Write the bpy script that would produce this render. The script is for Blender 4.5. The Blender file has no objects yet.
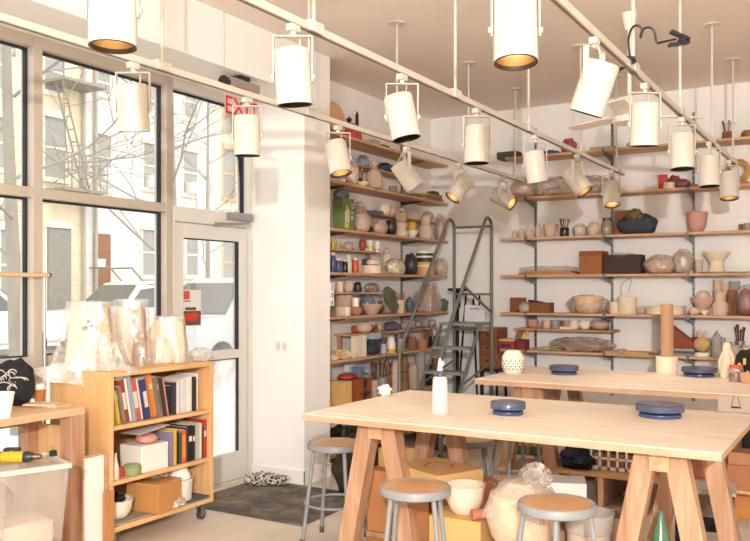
import bpy, math, random
from mathutils import Vector, Matrix, noise
R = math.radians
C = bpy.context.scene.collection
PI = math.pi
# ---------------------------------------------------------------- camera model (750 x 541)
F, CX, HZ, EYE = 830.0, 375.0, 289.5, 1.6
YAW = R(30.9)
FW = (-math.sin(YAW), math.cos(YAW)); RT = (math.cos(YAW), math.sin(YAW))
def ray(u):
    t = (u - CX) / F
    return FW[0] + RT[0]*t, FW[1] + RT[1]*t
def pt(u, v=HZ, X=None, Y=None, z=None):
    """The room point seen at (u, v) on the plane X=, Y= or z=."""
    a, b = ray(u)
    if X is not None: d = X/a
    elif Y is not None: d = Y/b
    else: d = (EYE - z)*F/(v - HZ)
    zz = z if (z is not None) else EYE - (v - HZ)/F*d
    return Vector((a*d, b*d, zz))
def mpp(p):
    """metres per pixel at room point p"""
    return (p[0]*FW[0] + p[1]*FW[1]) / F
# ---------------------------------------------------------------- materials
def lin(h):
    h = h.lstrip('#'); c = [int(h[i:i+2], 16)/255 for i in (0, 2, 4)]
    return tuple(x/12.92 if x <= .04045 else ((x+.055)/1.055)**2.4 for x in c) + (1,)
_mc = {}
def new_mat(name):
    m = bpy.data.materials.new(name); m.use_nodes = True
    nt = m.node_tree; bs = nt.nodes['Principled BSDF']
    return m, nt, bs
def mc(h, kind='clay', var=.12):
    """plain coloured material with a little procedural variation"""
    k = (h, kind, var)
    if k in _mc: return _mc[k]
    m, nt, b = new_mat(kind + '_' + h.lstrip('#'))
    rough, metal, scale, bump = {'clay': (.85, 0, 26, .15), 'gloss': (.22, 0, 14, 0), 'matte': (.7, 0, 12, .05), 'paper': (.8, 0, 30, .05), 'cloth': (.95, 0, 60, .4),
        'metal': (.38, .85, 20, .03), 'paint': (.42, 0, 8, .02), 'plastic': (.35, 0, 8, 0), 'card': (.85, 0, 9, .05), 'wall': (.8, 0, 3, .03)}[kind]
    b.inputs['Roughness'].default_value = rough; b.inputs['Metallic'].default_value = metal
    tc = nt.nodes.new('ShaderNodeTexCoord'); n = nt.nodes.new('ShaderNodeTexNoise'); n.inputs['Scale'].default_value = scale; n.inputs['Detail'].default_value = 4
    nt.links.new(tc.outputs['Object'], n.inputs['Vector'])
    mx = nt.nodes.new('ShaderNodeMix'); mx.data_type = 'RGBA'
    c = lin(h); mx.inputs['A'].default_value = tuple(max(0, x*(1-var)) for x in c[:3]) + (1,); mx.inputs['B'].default_value = tuple(min(1, x*(1+var)) for x in c[:3]) + (1,)
    nt.links.new(n.outputs['Fac'], mx.inputs['Factor']); nt.links.new(mx.outputs['Result'], b.inputs['Base Color'])
    if bump:
        bp = nt.nodes.new('ShaderNodeBump'); bp.inputs['Strength'].default_value = bump; bp.inputs['Distance'].default_value = .004
        nt.links.new(n.outputs['Fac'], bp.inputs['Height']); nt.links.new(bp.outputs['Normal'], b.inputs['Normal'])
    _mc[k] = m
    return m
def wood(h1, h2, axis='X', scale=1.0, rough=.55):
    k = ('wood', h1, h2, axis, scale)
    if k in _mc: return _mc[k]
    m, nt, b = new_mat('wood_' + h1.lstrip('#') + axis)
    tc = nt.nodes.new('ShaderNodeTexCoord'); mp = nt.nodes.new('ShaderNodeMapping')
    s = {'X': (1.2, 14, 14), 'Y': (14, 1.2, 14), 'Z': (14, 14, 1.2)}[axis]
    mp.inputs['Scale'].default_value = tuple(x*scale for x in s)
    nt.links.new(tc.outputs['Object'], mp.inputs['Vector'])
    n = nt.nodes.new('ShaderNodeTexNoise'); n.inputs['Scale'].default_value = 1.6; n.inputs['Detail'].default_value = 6; n.inputs['Distortion'].default_value = 1.2
    nt.links.new(mp.outputs['Vector'], n.inputs['Vector'])
    n2 = nt.nodes.new('ShaderNodeTexNoise'); n2.inputs['Scale'].default_value = 2.2; nt.links.new(tc.outputs['Object'], n2.inputs['Vector'])
    ad = nt.nodes.new('ShaderNodeMath'); ad.operation = 'MULTIPLY_ADD'; ad.inputs[1].default_value = .45
    nt.links.new(n2.outputs['Fac'], ad.inputs[0]); nt.links.new(n.outputs['Fac'], ad.inputs[2])
    cr = nt.nodes.new('ShaderNodeValToRGB'); cr.color_ramp.elements[0].position = .42; cr.color_ramp.elements[1].position = .92
    cr.color_ramp.elements[0].color = lin(h2); cr.color_ramp.elements[1].color = lin(h1)
    nt.links.new(ad.outputs[0], cr.inputs['Fac']); nt.links.new(cr.outputs['Color'], b.inputs['Base Color'])
    b.inputs['Roughness'].default_value = rough
    _mc[k] = m
    return m
def stripes(name, hs, axis=2, scale=1.0, kind=.5):
    """bands of colour along a local axis: hs = [(pos, hex), ...] over 0..1 of coordinate*scale"""
    m, nt, b = new_mat(name)
    tc = nt.nodes.new('ShaderNodeTexCoord'); sp = nt.nodes.new('ShaderNodeSeparateXYZ'); nt.links.new(tc.outputs['Object'], sp.inputs[0])
    mu = nt.nodes.new('ShaderNodeMath'); mu.operation = 'MULTIPLY'; mu.inputs[1].default_value = scale; nt.links.new(sp.outputs[axis], mu.inputs[0])
    cr = nt.nodes.new('ShaderNodeValToRGB'); cr.color_ramp.interpolation = 'CONSTANT'
    e = cr.color_ramp.elements
    while len(e) < len(hs): e.new(.5)
    for i, (p, h) in enumerate(hs): e[i].position = p; e[i].color = lin(h)
    nt.links.new(mu.outputs[0], cr.inputs['Fac']); nt.links.new(cr.outputs['Color'], b.inputs['Base Color']); b.inputs['Roughness'].default_value = kind
    return m
def film(name, h, opacity=.35, gloss=.25, scale=9, rough=.18):
    """thin plastic sheet: clear, with milky creases and shine"""
    k = ('film', name)
    if k in _mc: return _mc[k]
    m = bpy.data.materials.new(name); m.use_nodes = True; nt = m.node_tree; nt.nodes.clear()
    out = nt.nodes.new('ShaderNodeOutputMaterial'); tr = nt.nodes.new('ShaderNodeBsdfTransparent'); di = nt.nodes.new('ShaderNodeBsdfDiffuse'); gl = nt.nodes.new('ShaderNodeBsdfGlossy')
    tl = nt.nodes.new('ShaderNodeBsdfTranslucent')
    di.inputs['Color'].default_value = lin(h); tl.inputs['Color'].default_value = lin(h); gl.inputs['Roughness'].default_value = rough
    tc = nt.nodes.new('ShaderNodeTexCoord'); n = nt.nodes.new('ShaderNodeTexNoise'); n.inputs['Scale'].default_value = scale; n.inputs['Detail'].default_value = 6; n.inputs['Distortion'].default_value = 2.5
    nt.links.new(tc.outputs['Object'], n.inputs['Vector'])
    mr = nt.nodes.new('ShaderNodeMapRange'); mr.inputs['From Min'].default_value = .42; mr.inputs['From Max'].default_value = .68
    mr.inputs['To Min'].default_value = opacity*.65; mr.inputs['To Max'].default_value = min(1, opacity*1.4)
    nt.links.new(n.outputs['Fac'], mr.inputs['Value'])
    bp = nt.nodes.new('ShaderNodeBump'); bp.inputs['Strength'].default_value = .9; bp.inputs['Distance'].default_value = .02; nt.links.new(n.outputs['Fac'], bp.inputs['Height'])
    nt.links.new(bp.outputs['Normal'], gl.inputs['Normal'])
    a0 = nt.nodes.new('ShaderNodeMixShader'); a0.inputs[0].default_value = .35; nt.links.new(di.outputs[0], a0.inputs[1]); nt.links.new(tl.outputs[0], a0.inputs[2])
    a = nt.nodes.new('ShaderNodeMixShader'); nt.links.new(mr.outputs['Result'], a.inputs[0]); nt.links.new(tr.outputs[0], a.inputs[1]); nt.links.new(a0.outputs[0], a.inputs[2])
    c = nt.nodes.new('ShaderNodeMixShader'); c.inputs[0].default_value = gloss; nt.links.new(a.outputs[0], c.inputs[1]); nt.links.new(gl.outputs[0], c.inputs[2])
    nt.links.new(c.outputs[0], out.inputs['Surface'])
    _mc[k] = m
    return m
def glass_mat():
    m = bpy.data.materials.new('window_glass'); m.use_nodes = True; nt = m.node_tree; nt.nodes.clear()
    out = nt.nodes.new('ShaderNodeOutputMaterial'); tr = nt.nodes.new('ShaderNodeBsdfTransparent'); gl = nt.nodes.new('ShaderNodeBsdfGlossy'); gl.inputs['Roughness'].default_value = .02
    tr.inputs['Color'].default_value = (.96, .97, .96, 1)
    fr = nt.nodes.new('ShaderNodeFresnel'); fr.inputs['IOR'].default_value = 1.3
    mx = nt.nodes.new('ShaderNodeMixShader'); nt.links.new(fr.outputs[0], mx.inputs[0]); nt.links.new(tr.outputs[0], mx.inputs[1]); nt.links.new(gl.outputs[0], mx.inputs[2])
    nt.links.new(mx.outputs[0], out.inputs['Surface'])
    return m
def emit(name, h, s):
    m = bpy.data.materials.new(name); m.use_nodes = True; nt = m.node_tree; nt.nodes.clear()
    out = nt.nodes.new('ShaderNodeOutputMaterial'); e = nt.nodes.new('ShaderNodeEmission'); e.inputs['Color'].default_value = lin(h); e.inputs['Strength'].default_value = s
    nt.links.new(e.outputs[0], out.inputs['Surface'])
    return m
# ---------------------------------------------------------------- mesh builder
def align(d):
    """rotation that takes +Z to direction d"""
    return Vector((0, 0, 1)).rotation_difference(Vector(d).normalized()).to_matrix()
class M:
    def __init__(s): s.v = []; s.f = []; s.s = []
    def add(s, vs, fs, sm=False):
        n = len(s.v); s.v += [tuple(x) for x in vs]; s.f += [tuple(i+n for i in f) for f in fs]; s.s += [sm]*len(fs)
        return s
    def box(s, c, d, rot=None):
        x, y, z = d[0]/2, d[1]/2, d[2]/2
        vs = [Vector((a*x, b*y, e*z)) for e in (-1, 1) for b in (-1, 1) for a in (-1, 1)]
        if rot is not None: vs = [rot @ v for v in vs]
        c = Vector(c)
        return s.add([v + c for v in vs], [(0, 2, 3, 1), (4, 5, 7, 6), (0, 1, 5, 4), (1, 3, 7, 5), (3, 2, 6, 7), (2, 0, 4, 6)])
    def bx(s, a, b):
        return s.box([(p+q)/2 for p, q in zip(a, b)], [abs(q-p) for p, q in zip(a, b)])
    def hexa(s, bottom, top):
        return s.add(list(bottom) + list(top), [(3, 2, 1, 0), (4, 5, 6, 7), (0, 1, 5, 4), (1, 2, 6, 5), (2, 3, 7, 6), (3, 0, 4, 7)])
    def lathe(s, prof, seg=24, o=(0, 0, 0), rot=None, sm=True, sx=1, sy=1):
        vs, fs, o = [], [], Vector(o); rings = []
        for r, z in prof:
            if r < 1e-6:
                rings.append([len(vs)]); vs.append(Vector((0, 0, z)))
            else:
                rings.append(list(range(len(vs), len(vs)+seg)))
                vs += [Vector((r*math.cos(2*PI*i/seg)*sx, r*math.sin(2*PI*i/seg)*sy, z)) for i in range(seg)]
        for a, b in zip(rings, rings[1:]):
            for i in range(seg):
                j = (i+1) % seg
                if len(a) == 1 and len(b) == 1: break
                if len(a) == 1: fs.append((a[0], b[j], b[i]))
                elif len(b) == 1: fs.append((a[i], a[j], b[0]))
                else: fs.append((a[i], a[j], b[j], b[i]))
        if rot is not None: vs = [rot @ v for v in vs]
        return s.add([v + o for v in vs], fs, sm)
    def cyl(s, p, q, r, r2=None, seg=14):
        p, q = Vector(p), Vector(q); L = (q-p).length; r2 = r if r2 is None else r2
        return s.lathe([(0, 0), (r, 0), (r2, L), (0, L)], seg, p, align(q-p))
    def tube(s, pts, r, seg=8, closed=False):
        P = [Vector(p) for p in pts]; n = len(P); vs, fs = [], []; prev = None
        rr = r if isinstance(r, (list, tuple)) else [r]*n
        for i in range(n):
            if closed: d = P[(i+1) % n] - P[i-1]
            else: d = P[min(i+1, n-1)] - P[max(i-1, 0)]
            d.normalize()
            if prev is None:
                u = d.cross(Vector((0, 0, 1)));  u = d.cross(Vector((1, 0, 0))) if u.length < .05 else u
            else:
                u = prev - d*prev.dot(d)
            u.normalize(); w = d.cross(u); prev = u
            vs += [P[i] + (u*math.cos(2*PI*k/seg) + w*math.sin(2*PI*k/seg))*rr[i] for k in range(seg)]
        for i in range(n if closed else n-1):
            a, b = i*seg, ((i+1) % n)*seg
            for k in range(seg): fs.append((a+k, a+(k+1) % seg, b+(k+1) % seg, b+k))
        s.add(vs, fs, True)
        if not closed:
            s.add(vs[:seg], [tuple(range(seg))[::-1]]); s.add(vs[-seg:], [tuple(range(seg))])
        return s
    def prism(s, poly, a, b, axis='Y'):
        """polygon extruded along an axis: 'Y' takes (x,z), 'X' takes (y,z), 'Z' takes (x,y)"""
        f = {'Y': lambda p, t: (p[0], t, p[1]), 'X': lambda p, t: (t, p[0], p[1]), 'Z': lambda p, t: (p[0], p[1], t)}[axis]
        n = len(poly); vs = [f(p, a) for p in poly] + [f(p, b) for p in poly]
        fs = [tuple(range(n)), tuple(range(2*n-1, n-1, -1))] + [(i, i+n, (i+1) % n+n, (i+1) % n) for i in range(n)]
        return s.add(vs, fs)
    def blob(s, size, seed=0, amp=.12, freq=2.2, res=20, flat=True, o=(0, 0, 0), p=2.0, ridge=False):
        """lump of w,d,h sitting on z=0; p>2 makes it squarer"""
        w, d, h = size; vs, fs = [], []; off = Vector((seed*7.3, seed*3.1, seed*1.7)); rings = res//2
        for j in range(rings+1):
            th = PI*j/rings
            for i in range(res):
                ph = 2*PI*i/res
                q = Vector((math.sin(th)*math.cos(ph), math.sin(th)*math.sin(ph), -math.cos(th)))
                k = (abs(q.x)**p + abs(q.y)**p + abs(q.z)**p)**(-1/p)
                nz = noise.noise(q*freq + off) + .5*noise.noise(q*freq*2.3 + off)
                if ridge: nz = .6 - 2*abs(nz)
                k *= 1 + amp*nz
                vs.append(Vector((q.x*k*w/2, q.y*k*d/2, (q.z*k+1)*h/2)))
        if flat: vs = [Vector((v.x, v.y, max(v.z, h*.06)-h*.06)) for v in vs]
        for j in range(rings):
            for i in range(res):
                a, b = j*res+i, j*res+(i+1) % res
                fs.append((a, b, b+res, a+res))
        o = Vector(o)
        return s.add([v+o for v in vs], fs, True)
    def wrap(s, top, base, h, seed=0, folds=.07, seg=44, rows=14, o=(0, 0, 0), flare=1.6, lift=0):
        """thin sheet thrown over a block: top (w,d) at height h falling to base (w,d) on z=0 in vertical folds"""
        vs, o = [], Vector(o)
        for j in range(rows+1):
            t = j/rows
            for i in range(seg):
                a = 2*PI*i/seg; c, sn = math.cos(a), math.sin(a); k = (abs(c)**4 + abs(sn)**4)**-.25
                f = t**flare
                nz = noise.noise(Vector((c*2.6+seed, sn*2.6, t*1.2+seed))) + .6*noise.noise(Vector((c*6+seed, sn*6, t*2.5)))
                r = k*(1 + folds*(.35+1.6*t)*nz)
                x, y = (top[0]*(1-f)+base[0]*f)/2*c*r, (top[1]*(1-f)+base[1]*f)/2*sn*r
                z = h*(1-t) + (.02*h*nz if t < .9 else 0)
                vs.append((x, y, max(z, lift)))
        fs = [(j*seg+i, (j+1)*seg+i, (j+1)*seg+(i+1) % seg, j*seg+(i+1) % seg) for j in range(rows) for i in range(seg)]
        n = len(vs); vs.append((0, 0, h*1.02)); fs += [(n, i, (i+1) % seg) for i in range(seg)]
        return s.add([Vector(v)+o for v in vs], fs, True)
    def sheet(s, nx, ny, fn, th=.002):
        vs = [Vector(fn(i/nx, j/ny)) for j in range(ny+1) for i in range(nx+1)]; n = len(vs)
        q = [(j*(nx+1)+i, j*(nx+1)+i+1, (j+1)*(nx+1)+i+1, (j+1)*(nx+1)+i) for j in range(ny) for i in range(nx)]
        nr = [Vector((0, 0, 0)) for _ in vs]
        for f in q:
            k = (vs[f[1]]-vs[f[0]]).cross(vs[f[3]]-vs[f[0]])
            for i in f: nr[i] += k
        lo = [v - (k.normalized() if k.length > 0 else Vector((0, 0, 1)))*th for v, k in zip(vs, nr)]
        fs = q + [tuple(i+n for i in f[::-1]) for f in q]
        rim = [i for i in range(nx+1)] + [j*(nx+1)+nx for j in range(1, ny+1)] + [ny*(nx+1)+i for i in range(nx-1, -1, -1)] + [j*(nx+1) for j in range(ny-1, 0, -1)]
        fs += [(rim[i], rim[i]+n, rim[(i+1) % len(rim)]+n, rim[(i+1) % len(rim)]) for i in range(len(rim))]
        return s.add(vs+lo, fs, True)
def mesh_ob(name, m, mat, bev=0, seg=2):
    me = bpy.data.meshes.new(name); me.from_pydata(m.v, [], m.f); me.update()
    me.polygons.foreach_set('use_smooth', m.s)
    if any(m.s): me.set_sharp_from_angle(angle=R(42))
    me.materials.append(mat)
    o = bpy.data.objects.new(name, me); C.objects.link(o)
    if bev:
        b = o.modifiers.new('Bevel', 'BEVEL'); b.width = bev; b.segments = seg; b.limit_method = 'ANGLE'; b.angle_limit = R(50)
    return o
def tag(o, label, cat, group=None, kind=None):
    if label: o['label'] = label
    if cat: o['category'] = cat
    if group: o['group'] = group
    if kind: o['kind'] = kind
    return o
def thing(name, label, cat, loc, rz=0, group=None):
    o = bpy.data.objects.new(name, None); C.objects.link(o); o.empty_display_size = .05
    o.location = loc; o.rotation_euler = (0, 0, rz)
    return tag(o, label, cat, group)
def single(name, m, mat, label, cat, loc=(0, 0, 0), rz=0, group=None, bev=0):
    o = mesh_ob(name, m, mat, bev); o.location = loc; o.rotation_euler = (0, 0, rz)
    return tag(o, label, cat, group)
def part(name, m, mat, parent, bev=0, label=None, kind=None):
    o = mesh_ob(name, m, mat, bev); o.parent = parent
    if label: o['label'] = label
    if kind: o['kind'] = kind
    return o
def struct(name, m, mat, bev=0, parent=None):
    o = mesh_ob(name, m, mat, bev); o['kind'] = 'structure'
    if parent: o.parent = parent
    return o
def dup(root, loc, rz=0, label=None, group=None):
    r = root.copy(); C.objects.link(r); r.location = loc; r.rotation_euler = (0, 0, rz)
    if label: r['label'] = label
    if group: r['group'] = group
    for ch in list(root.children):
        c = ch.copy(); C.objects.link(c); c.parent = r
        for g in ch.children:
            d = g.copy(); C.objects.link(d); d.parent = c
    return r
def text(name, body, size, mat, parent, loc, rot, ext=.002, align_x='CENTER'):
    cu = bpy.data.curves.new(name, 'FONT'); cu.body = body; cu.size = size; cu.extrude = ext; cu.align_x = align_x; cu.align_y = 'CENTER'
    cu.materials.append(mat)
    t = bpy.data.objects.new(name + '_curve', cu); C.objects.link(t)
    me = bpy.data.meshes.new_from_object(t.evaluated_get(bpy.context.evaluated_depsgraph_get()))
    bpy.data.objects.remove(t); bpy.data.curves.remove(cu)
    me.materials.clear(); me.materials.append(mat)
    o = bpy.data.objects.new(name, me); C.objects.link(o); o.parent = parent; o.location = loc; o.rotation_euler = rot
    return o
# common materials
WHITE = mc('#f1eeea', 'wall', .02); CEIL = mc('#efe3d8', 'wall', .02); ALU = mc('#b9ae9f', 'paint', .04); ALU2 = mc('#d6d3cb', 'paint', .03)
BLACK = mc('#1c1b1c', 'matte', .2); GASKET = mc('#23242a', 'matte'); GLASS = glass_mat()
PLY = wood('#eadac8', '#dbc0a6', 'X', .8); PLYE = wood('#cfa98b', '#b08562', 'X', 1.4); PINE = wood('#d6ab83', '#b38561', 'X', 1.2); PINEY = wood('#d3a880', '#b0825c', 'Y', 1.2)
LUMBER = wood('#c59a7a', '#946746', 'Z', 1.0); BIRCH = wood('#e8bd88', '#d6a468', 'Z', .8); BIRCHY = wood('#e8bd88', '#d6a468', 'Y', .8)
LAMPW = mc('#d0c8ba', 'paint', .02); STEEL = mc('#9b9c9b', 'metal', .1); LADDER = mc('#6d716b', 'paint', .12); ZINC = mc('#8c9298', 'metal', .1)
BRASS = mc('#b59a74', 'metal', .35); DIM = mc('#4a3d34', 'metal', .2); STOOLM = mc('#8c8d8e', 'paint', .06); KRAFT = mc('#c58c56', 'card', .08); KRAFT2 = mc('#d9ae72', 'card', .06)
FILM = film('clear_plastic_film', '#f3e9df', .36, .1); FILM2 = film('thin_clear_plastic', '#efe3d8', .2, .1); SHEETING = film('loose_plastic_sheeting', '#ecdccf', .3, .06, 4.5); MILK = film('milky_plastic_film', '#f6f1e8', .8, .1)
# ================================================================ ROOM
XW, YB, ZC = -4.56, 8.66, 3.59          # window wall, back wall, ceiling
XL = -4.42                              # wall of the shelved alcove
XR, YF = 3.2, -3.2
def concrete():
    m, nt, b = new_mat('pale_concrete')
    tc = nt.nodes.new('ShaderNodeTexCoord'); n = nt.nodes.new('ShaderNodeTexNoise'); n.inputs['Scale'].default_value = 1.3; n.inputs['Detail'].default_value = 8
    nt.links.new(tc.outputs['Object'], n.inputs['Vector'])
    cr = nt.nodes.new('ShaderNodeValToRGB'); cr.color_ramp.elements[0].position = .3; cr.color_ramp.elements[1].position = .7
    cr.color_ramp.elements[0].color = lin('#c9bba8'); cr.color_ramp.elements[1].color = lin('#e0d6c7')
    nt.links.new(n.outputs['Fac'], cr.inputs['Fac']); nt.links.new(cr.outputs['Color'], b.inputs['Base Color']); b.inputs['Roughness'].default_value = .6
    return m
struct('floor', M().bx((XW-.1, YF-.1, -.12), (XR+.1, YB+.1, 0)), concrete())
struct('ceiling', M().bx((XW-.1, YF-.1, ZC), (XR+.1, YB+.1, ZC+.12)), CEIL)
struct('wall_back', M().bx((XW-.1, YB, 0), (XR+.1, YB+.1, ZC)), WHITE)
struct('wall_right', M().bx((XR, YF, 0), (XR+.1, YB, ZC)), WHITE)
struct('wall_alcove', M().bx((XW-.1, 5.915, 0), (XL, YB, ZC)), WHITE)
struct('wall_pillar', M().bx((XW-.1, 5.54, 0), (-3.99, 5.915, ZC)), WHITE)
struct('wall_bulkhead', M().bx((XW-.14, YF, 3.2), (-3.99, 5.54, ZC)), WHITE)
struct('trim_1', M().bx((-3.992, 4.548, 3.2), (-3.984, 4.556, ZC)), mc('#cfc6bb', 'wall', .02))
struct('wall_sill', M().bx((XW-.1, YF, 0), (XW+.02, 4.565, .52)), WHITE)
struct('baseboard_pillar', M().bx((XW+.02, 5.526, 0), (-3.976, 5.54, .115)).bx((-3.99, 5.526, 0), (-3.976, 5.915, .115)), WHITE, .003)
# unseen windows added behind the camera for frontal fill daylight
fw = M().bx((XW, YF-.1, 0), (XR, YF, .5)).bx((XW, YF-.1, 3.2), (XR, YF, ZC))
struct('wall_front', fw, WHITE)
fx = [XW, -2.6, -.65, 1.3, XR]
def fill_frame(i, x0, x1):
    f = M().bx((x0, YF-.09, .5), (x0+.06, YF+.02, 3.2)).bx((x1-.06, YF-.09, .5), (x1, YF+.02, 3.2)).bx((x0+.06, YF-.09, .5), (x1-.06, YF+.02, .56)).bx((x0+.06, YF-.09, 3.14), (x1-.06, YF+.02, 3.2)).bx((x0+.06, YF-.09, 2.18), (x1-.06, YF+.02, 2.24))
    o = struct('window_%d' % i, f, ALU)
    p = struct('pane', M().bx((x0+.06, YF-.04, .56), (x1-.06, YF-.034, 2.18)), GLASS, parent=o); struct('pane', M().bx((x0+.06, YF-.04, 2.24), (x1-.06, YF-.034, 3.14)), GLASS, parent=o)
for i in range(4): fill_frame(8+i, fx[i], fx[i+1])
# window wall: bays along Y
bays = [YF, -1.185, -.035, 1.115, 2.265, 3.415, 4.565]
def bay(i, y0, y1):
    h = .035; x0, x1 = XW-.1, XW+.03
    f = M()
    for y in (y0, y1): f.bx((x0, y-h if y > YF else y, .52), (x1, y+h, 3.2)) if y == y1 or i == 1 else None
    for z0, z1 in ((.52, .59), (1.115, 1.175), (2.18, 2.245), (3.13, 3.2)): f.bx((x0, y0+h, z0), (x1-.002, y1-h, z1))
    o = struct('window_%d' % i, f, ALU, .004)
    for z0, z1 in ((.59, 1.115), (1.175, 2.18), (2.245, 3.13)):
        g = M()
        for y in (y0+h, y1-h-.014): g.bx((XW-.06, y, z0), (XW-.028, y+.014, z1))
        g.bx((XW-.06, y0+h+.014, z1-.012), (XW-.028, y1-h-.014, z1)); g.bx((XW-.06, y0+h+.014, z0), (XW-.028, y1-h-.014, z0+.008))
        struct('gasket', g, GASKET, parent=o)
        struct('pane', M().bx((XW-.048, y0+h+.014, z0+.008), (XW-.042, y1-h-.014, z1-.012)), GLASS, parent=o)
for i in range(1, len(bays)): bay(i, bays[i-1], bays[i])
# door with transom
y0, y1 = 4.565, 5.54
f = M().bx((XW-.1, y0+.035, 2.12), (XW+.03, y1-.03, 2.235)).bx((XW-.1, y1-.05, 0), (XW+.03, y1, 3.2)).bx((XW-.1, y0+.035, 3.13), (XW+.03, y1-.05, 3.2)).bx((XW-.1, y0-.035, 0), (XW+.03, y0+.035, .52)).bx((XW-.1, y0+.035, 0), (XW+.04, y1-.05, .015))
f.bx((XW-.1, y0+.035, .015), (XW+.03, y0+.06, 2.12))
tr = struct('window_7', f, ALU2, .004)
struct('gasket', M().bx((XW-.06, y1-.066, 2.235), (XW-.028, y1-.05, 3.13)).bx((XW-.06, y0+.035, 3.118), (XW-.028, y1-.066, 3.13)), GASKET, parent=tr)
struct('pane', M().bx((XW-.048, y0+.035, 2.235), (XW-.042, y1-.066, 3.118)), GLASS, parent=tr)
ya, yb = y0+.064, y1-.056
d = M().bx((XW-.05, ya, .02), (XW+.012, ya+.1, 2.11)).bx((XW-.05, yb-.1, .02), (XW+.012, yb, 2.11)).bx((XW-.05, ya+.1, 2.0), (XW+.012, yb-.1, 2.11)).bx((XW-.05, ya+.1, 1.03), (XW+.012, yb-.1, 1.1)).bx((XW-.05, ya+.1, .02), (XW+.012, yb-.1, .25))
door = struct('door_1', d, ALU2, .004)
struct('pane', M().bx((XW-.022, ya+.1, 1.1), (XW-.016, yb-.1, 2.0)), GLASS, parent=door)
WHITE_PANE = film('frosted_door_glass', '#ffffff', .5, .06, 2, .4)  # lower door pane is half-opaque white
struct('pane', M().bx((XW-.022, ya+.1, .25), (XW-.016, yb-.1, 1.03)), WHITE_PANE, parent=door)
g = M()
for z0, z1 in ((1.1, 2.0), (.25, 1.03)):
    g.bx((XW-.03, yb-.11, z0), (XW+.006, yb-.1, z1)); g.bx((XW-.03, ya+.1, z1-.008), (XW+.006, yb-.11, z1))
struct('gasket', g, GASKET, parent=door)
# door closer
dc = thing('door_closer', 'silver door closer with a bent arm above the glass door', 'door closer', (XW+.03, 5.3, 2.2))
part('body', M().bx((0, -.1, -.03), (.05, .19, .035)), STEEL, dc, .006)
part('arm', M().tube([(.03, .16, -.035), (.09, .05, -.055), (.02, -.2, -.075)], .009, 8), STEEL, dc)
part('bracket', M().bx((-.02, -.24, -.09), (.03, -.16, -.06)), STEEL, dc, .003)
# poster on the door glass
po = thing('poster', 'small white poster with a red pot picture on the door glass', 'poster', (XW-.012, 0, 0))
a, b = pt(182, X=XW), pt(202, X=XW); zz = lambda v, u: pt(u, v, X=XW).z
pz0, pz1 = zz(326, 192), zz(290, 192)
part('sheet', M().bx((0, a.y, pz0), (.002, b.y, pz1)), mc('#d9d6d2', 'paper', .03), po)
w_, h_ = b.y-a.y, pz1-pz0
part('picture', M().bx((.002, a.y+.02*w_, pz0+.02*h_), (.003, b.y-.02*w_, pz0+.42*h_)), mc('#6b4a38', 'paper', .3), po)
part('pot_print', M().prism([(a.y+.1*w_, pz0+.36*h_), (a.y+.2*w_, pz0+.16*h_), (a.y+.75*w_, pz0+.13*h_), (a.y+.9*w_, pz0+.36*h_)], .003, .0035, 'X'), mc('#c23a22', 'paper'), po)
part('heading', M().bx((.002, a.y+.04*w_, pz0+.74*h_), (.003, a.y+.42*w_, pz0+.98*h_)), mc('#cf4a3e', 'paper', .4), po)
part('text_lines', M().bx((.002, a.y+.1*w_, pz0+.68*h_), (.003, a.y+.45*w_, pz0+.71*h_)).bx((.002, a.y+.2*w_, pz0+.44*h_), (.003, a.y+.75*w_, pz0+.52*h_)), mc('#57504c', 'paper'), po)
# plates on the pillar
yp = 5.54
a, b = pt(269.5, 333, Y=yp), pt(295.5, 305, Y=yp)
pn = thing('access_panel', 'flush white access panel on the white pillar', 'access panel', (0, 0, 0))
part('frame', M().bx((a.x, yp-.006, a.z), (b.x, yp, b.z)), mc('#ece9e4', 'paint', .02), pn, .002)
part('door', M().bx((a.x+.03, yp-.012, a.z+.03), (b.x-.03, yp-.006, b.z-.03)), mc('#efece8', 'paint', .02), pn, .002)
a, b = pt(274.5, 351.5, Y=yp), pt(289.5, 341, Y=yp)
pn = thing('wall_socket', 'white double wall socket low on the pillar', 'wall socket', (0, 0, 0))
part('plate', M().bx((a.x, yp-.007, a.z), (b.x, yp, b.z)), mc('#ebe7e1', 'paint', .02), pn, .002)
mx_ = (a.x+b.x)/2
for q in (-1, 1): part('socket', M().bx((mx_+q*.033-.018, yp-.01, a.z+.015), (mx_+q*.033+.018, yp-.007, b.z-.015)), mc('#cfcac2', 'paint'), pn, .002)
# exit sign under the bulkhead
Xs = -4.08
a, b = pt(224, X=Xs), pt(256, X=Xs); yc = (a.y+b.y)/2; L = b.y-a.y
ex = thing('exit_sign', 'grey emergency exit sign with red lettering and black lamp heads by the door', 'exit sign', (Xs, yc, 3.2))
part('mount', M().bx((-.05, -.06, -.03), (.05, .06, 0)), mc('#2c2f2c', 'plastic'), ex, .004)
part('housing', M().bx((-.045, -L*.42, -.13), (.045, L*.5, -.03)), mc('#a79c90', 'paint'), ex, .012)
part('lamp_head', M().lathe([(0, 0), (.03, 0), (.045, .05), (.04, .06), (0, .055)], 16, (.01, -L*.42, -.075), Matrix.Rotation(PI/2, 3, 'X')), mc('#202522', 'plastic'), ex)
part('panel', M().bx((.0, -L*.48, -.34), (.012, L*.5, -.13)), mc('#c9c2ba', 'plastic'), ex, .002)
RED = mc('#e0221c', 'plastic', .03)
text('lettering', 'EXIT', .19, RED, ex, (.014, 0, -.245), (R(90), 0, R(90)), .002)
part('red_reflection', M().bx((.0455, -L*.3, -.118), (.047, L*.3, -.098)), RED, ex)  # reflection of the red letters, put in as a coloured strip
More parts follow.
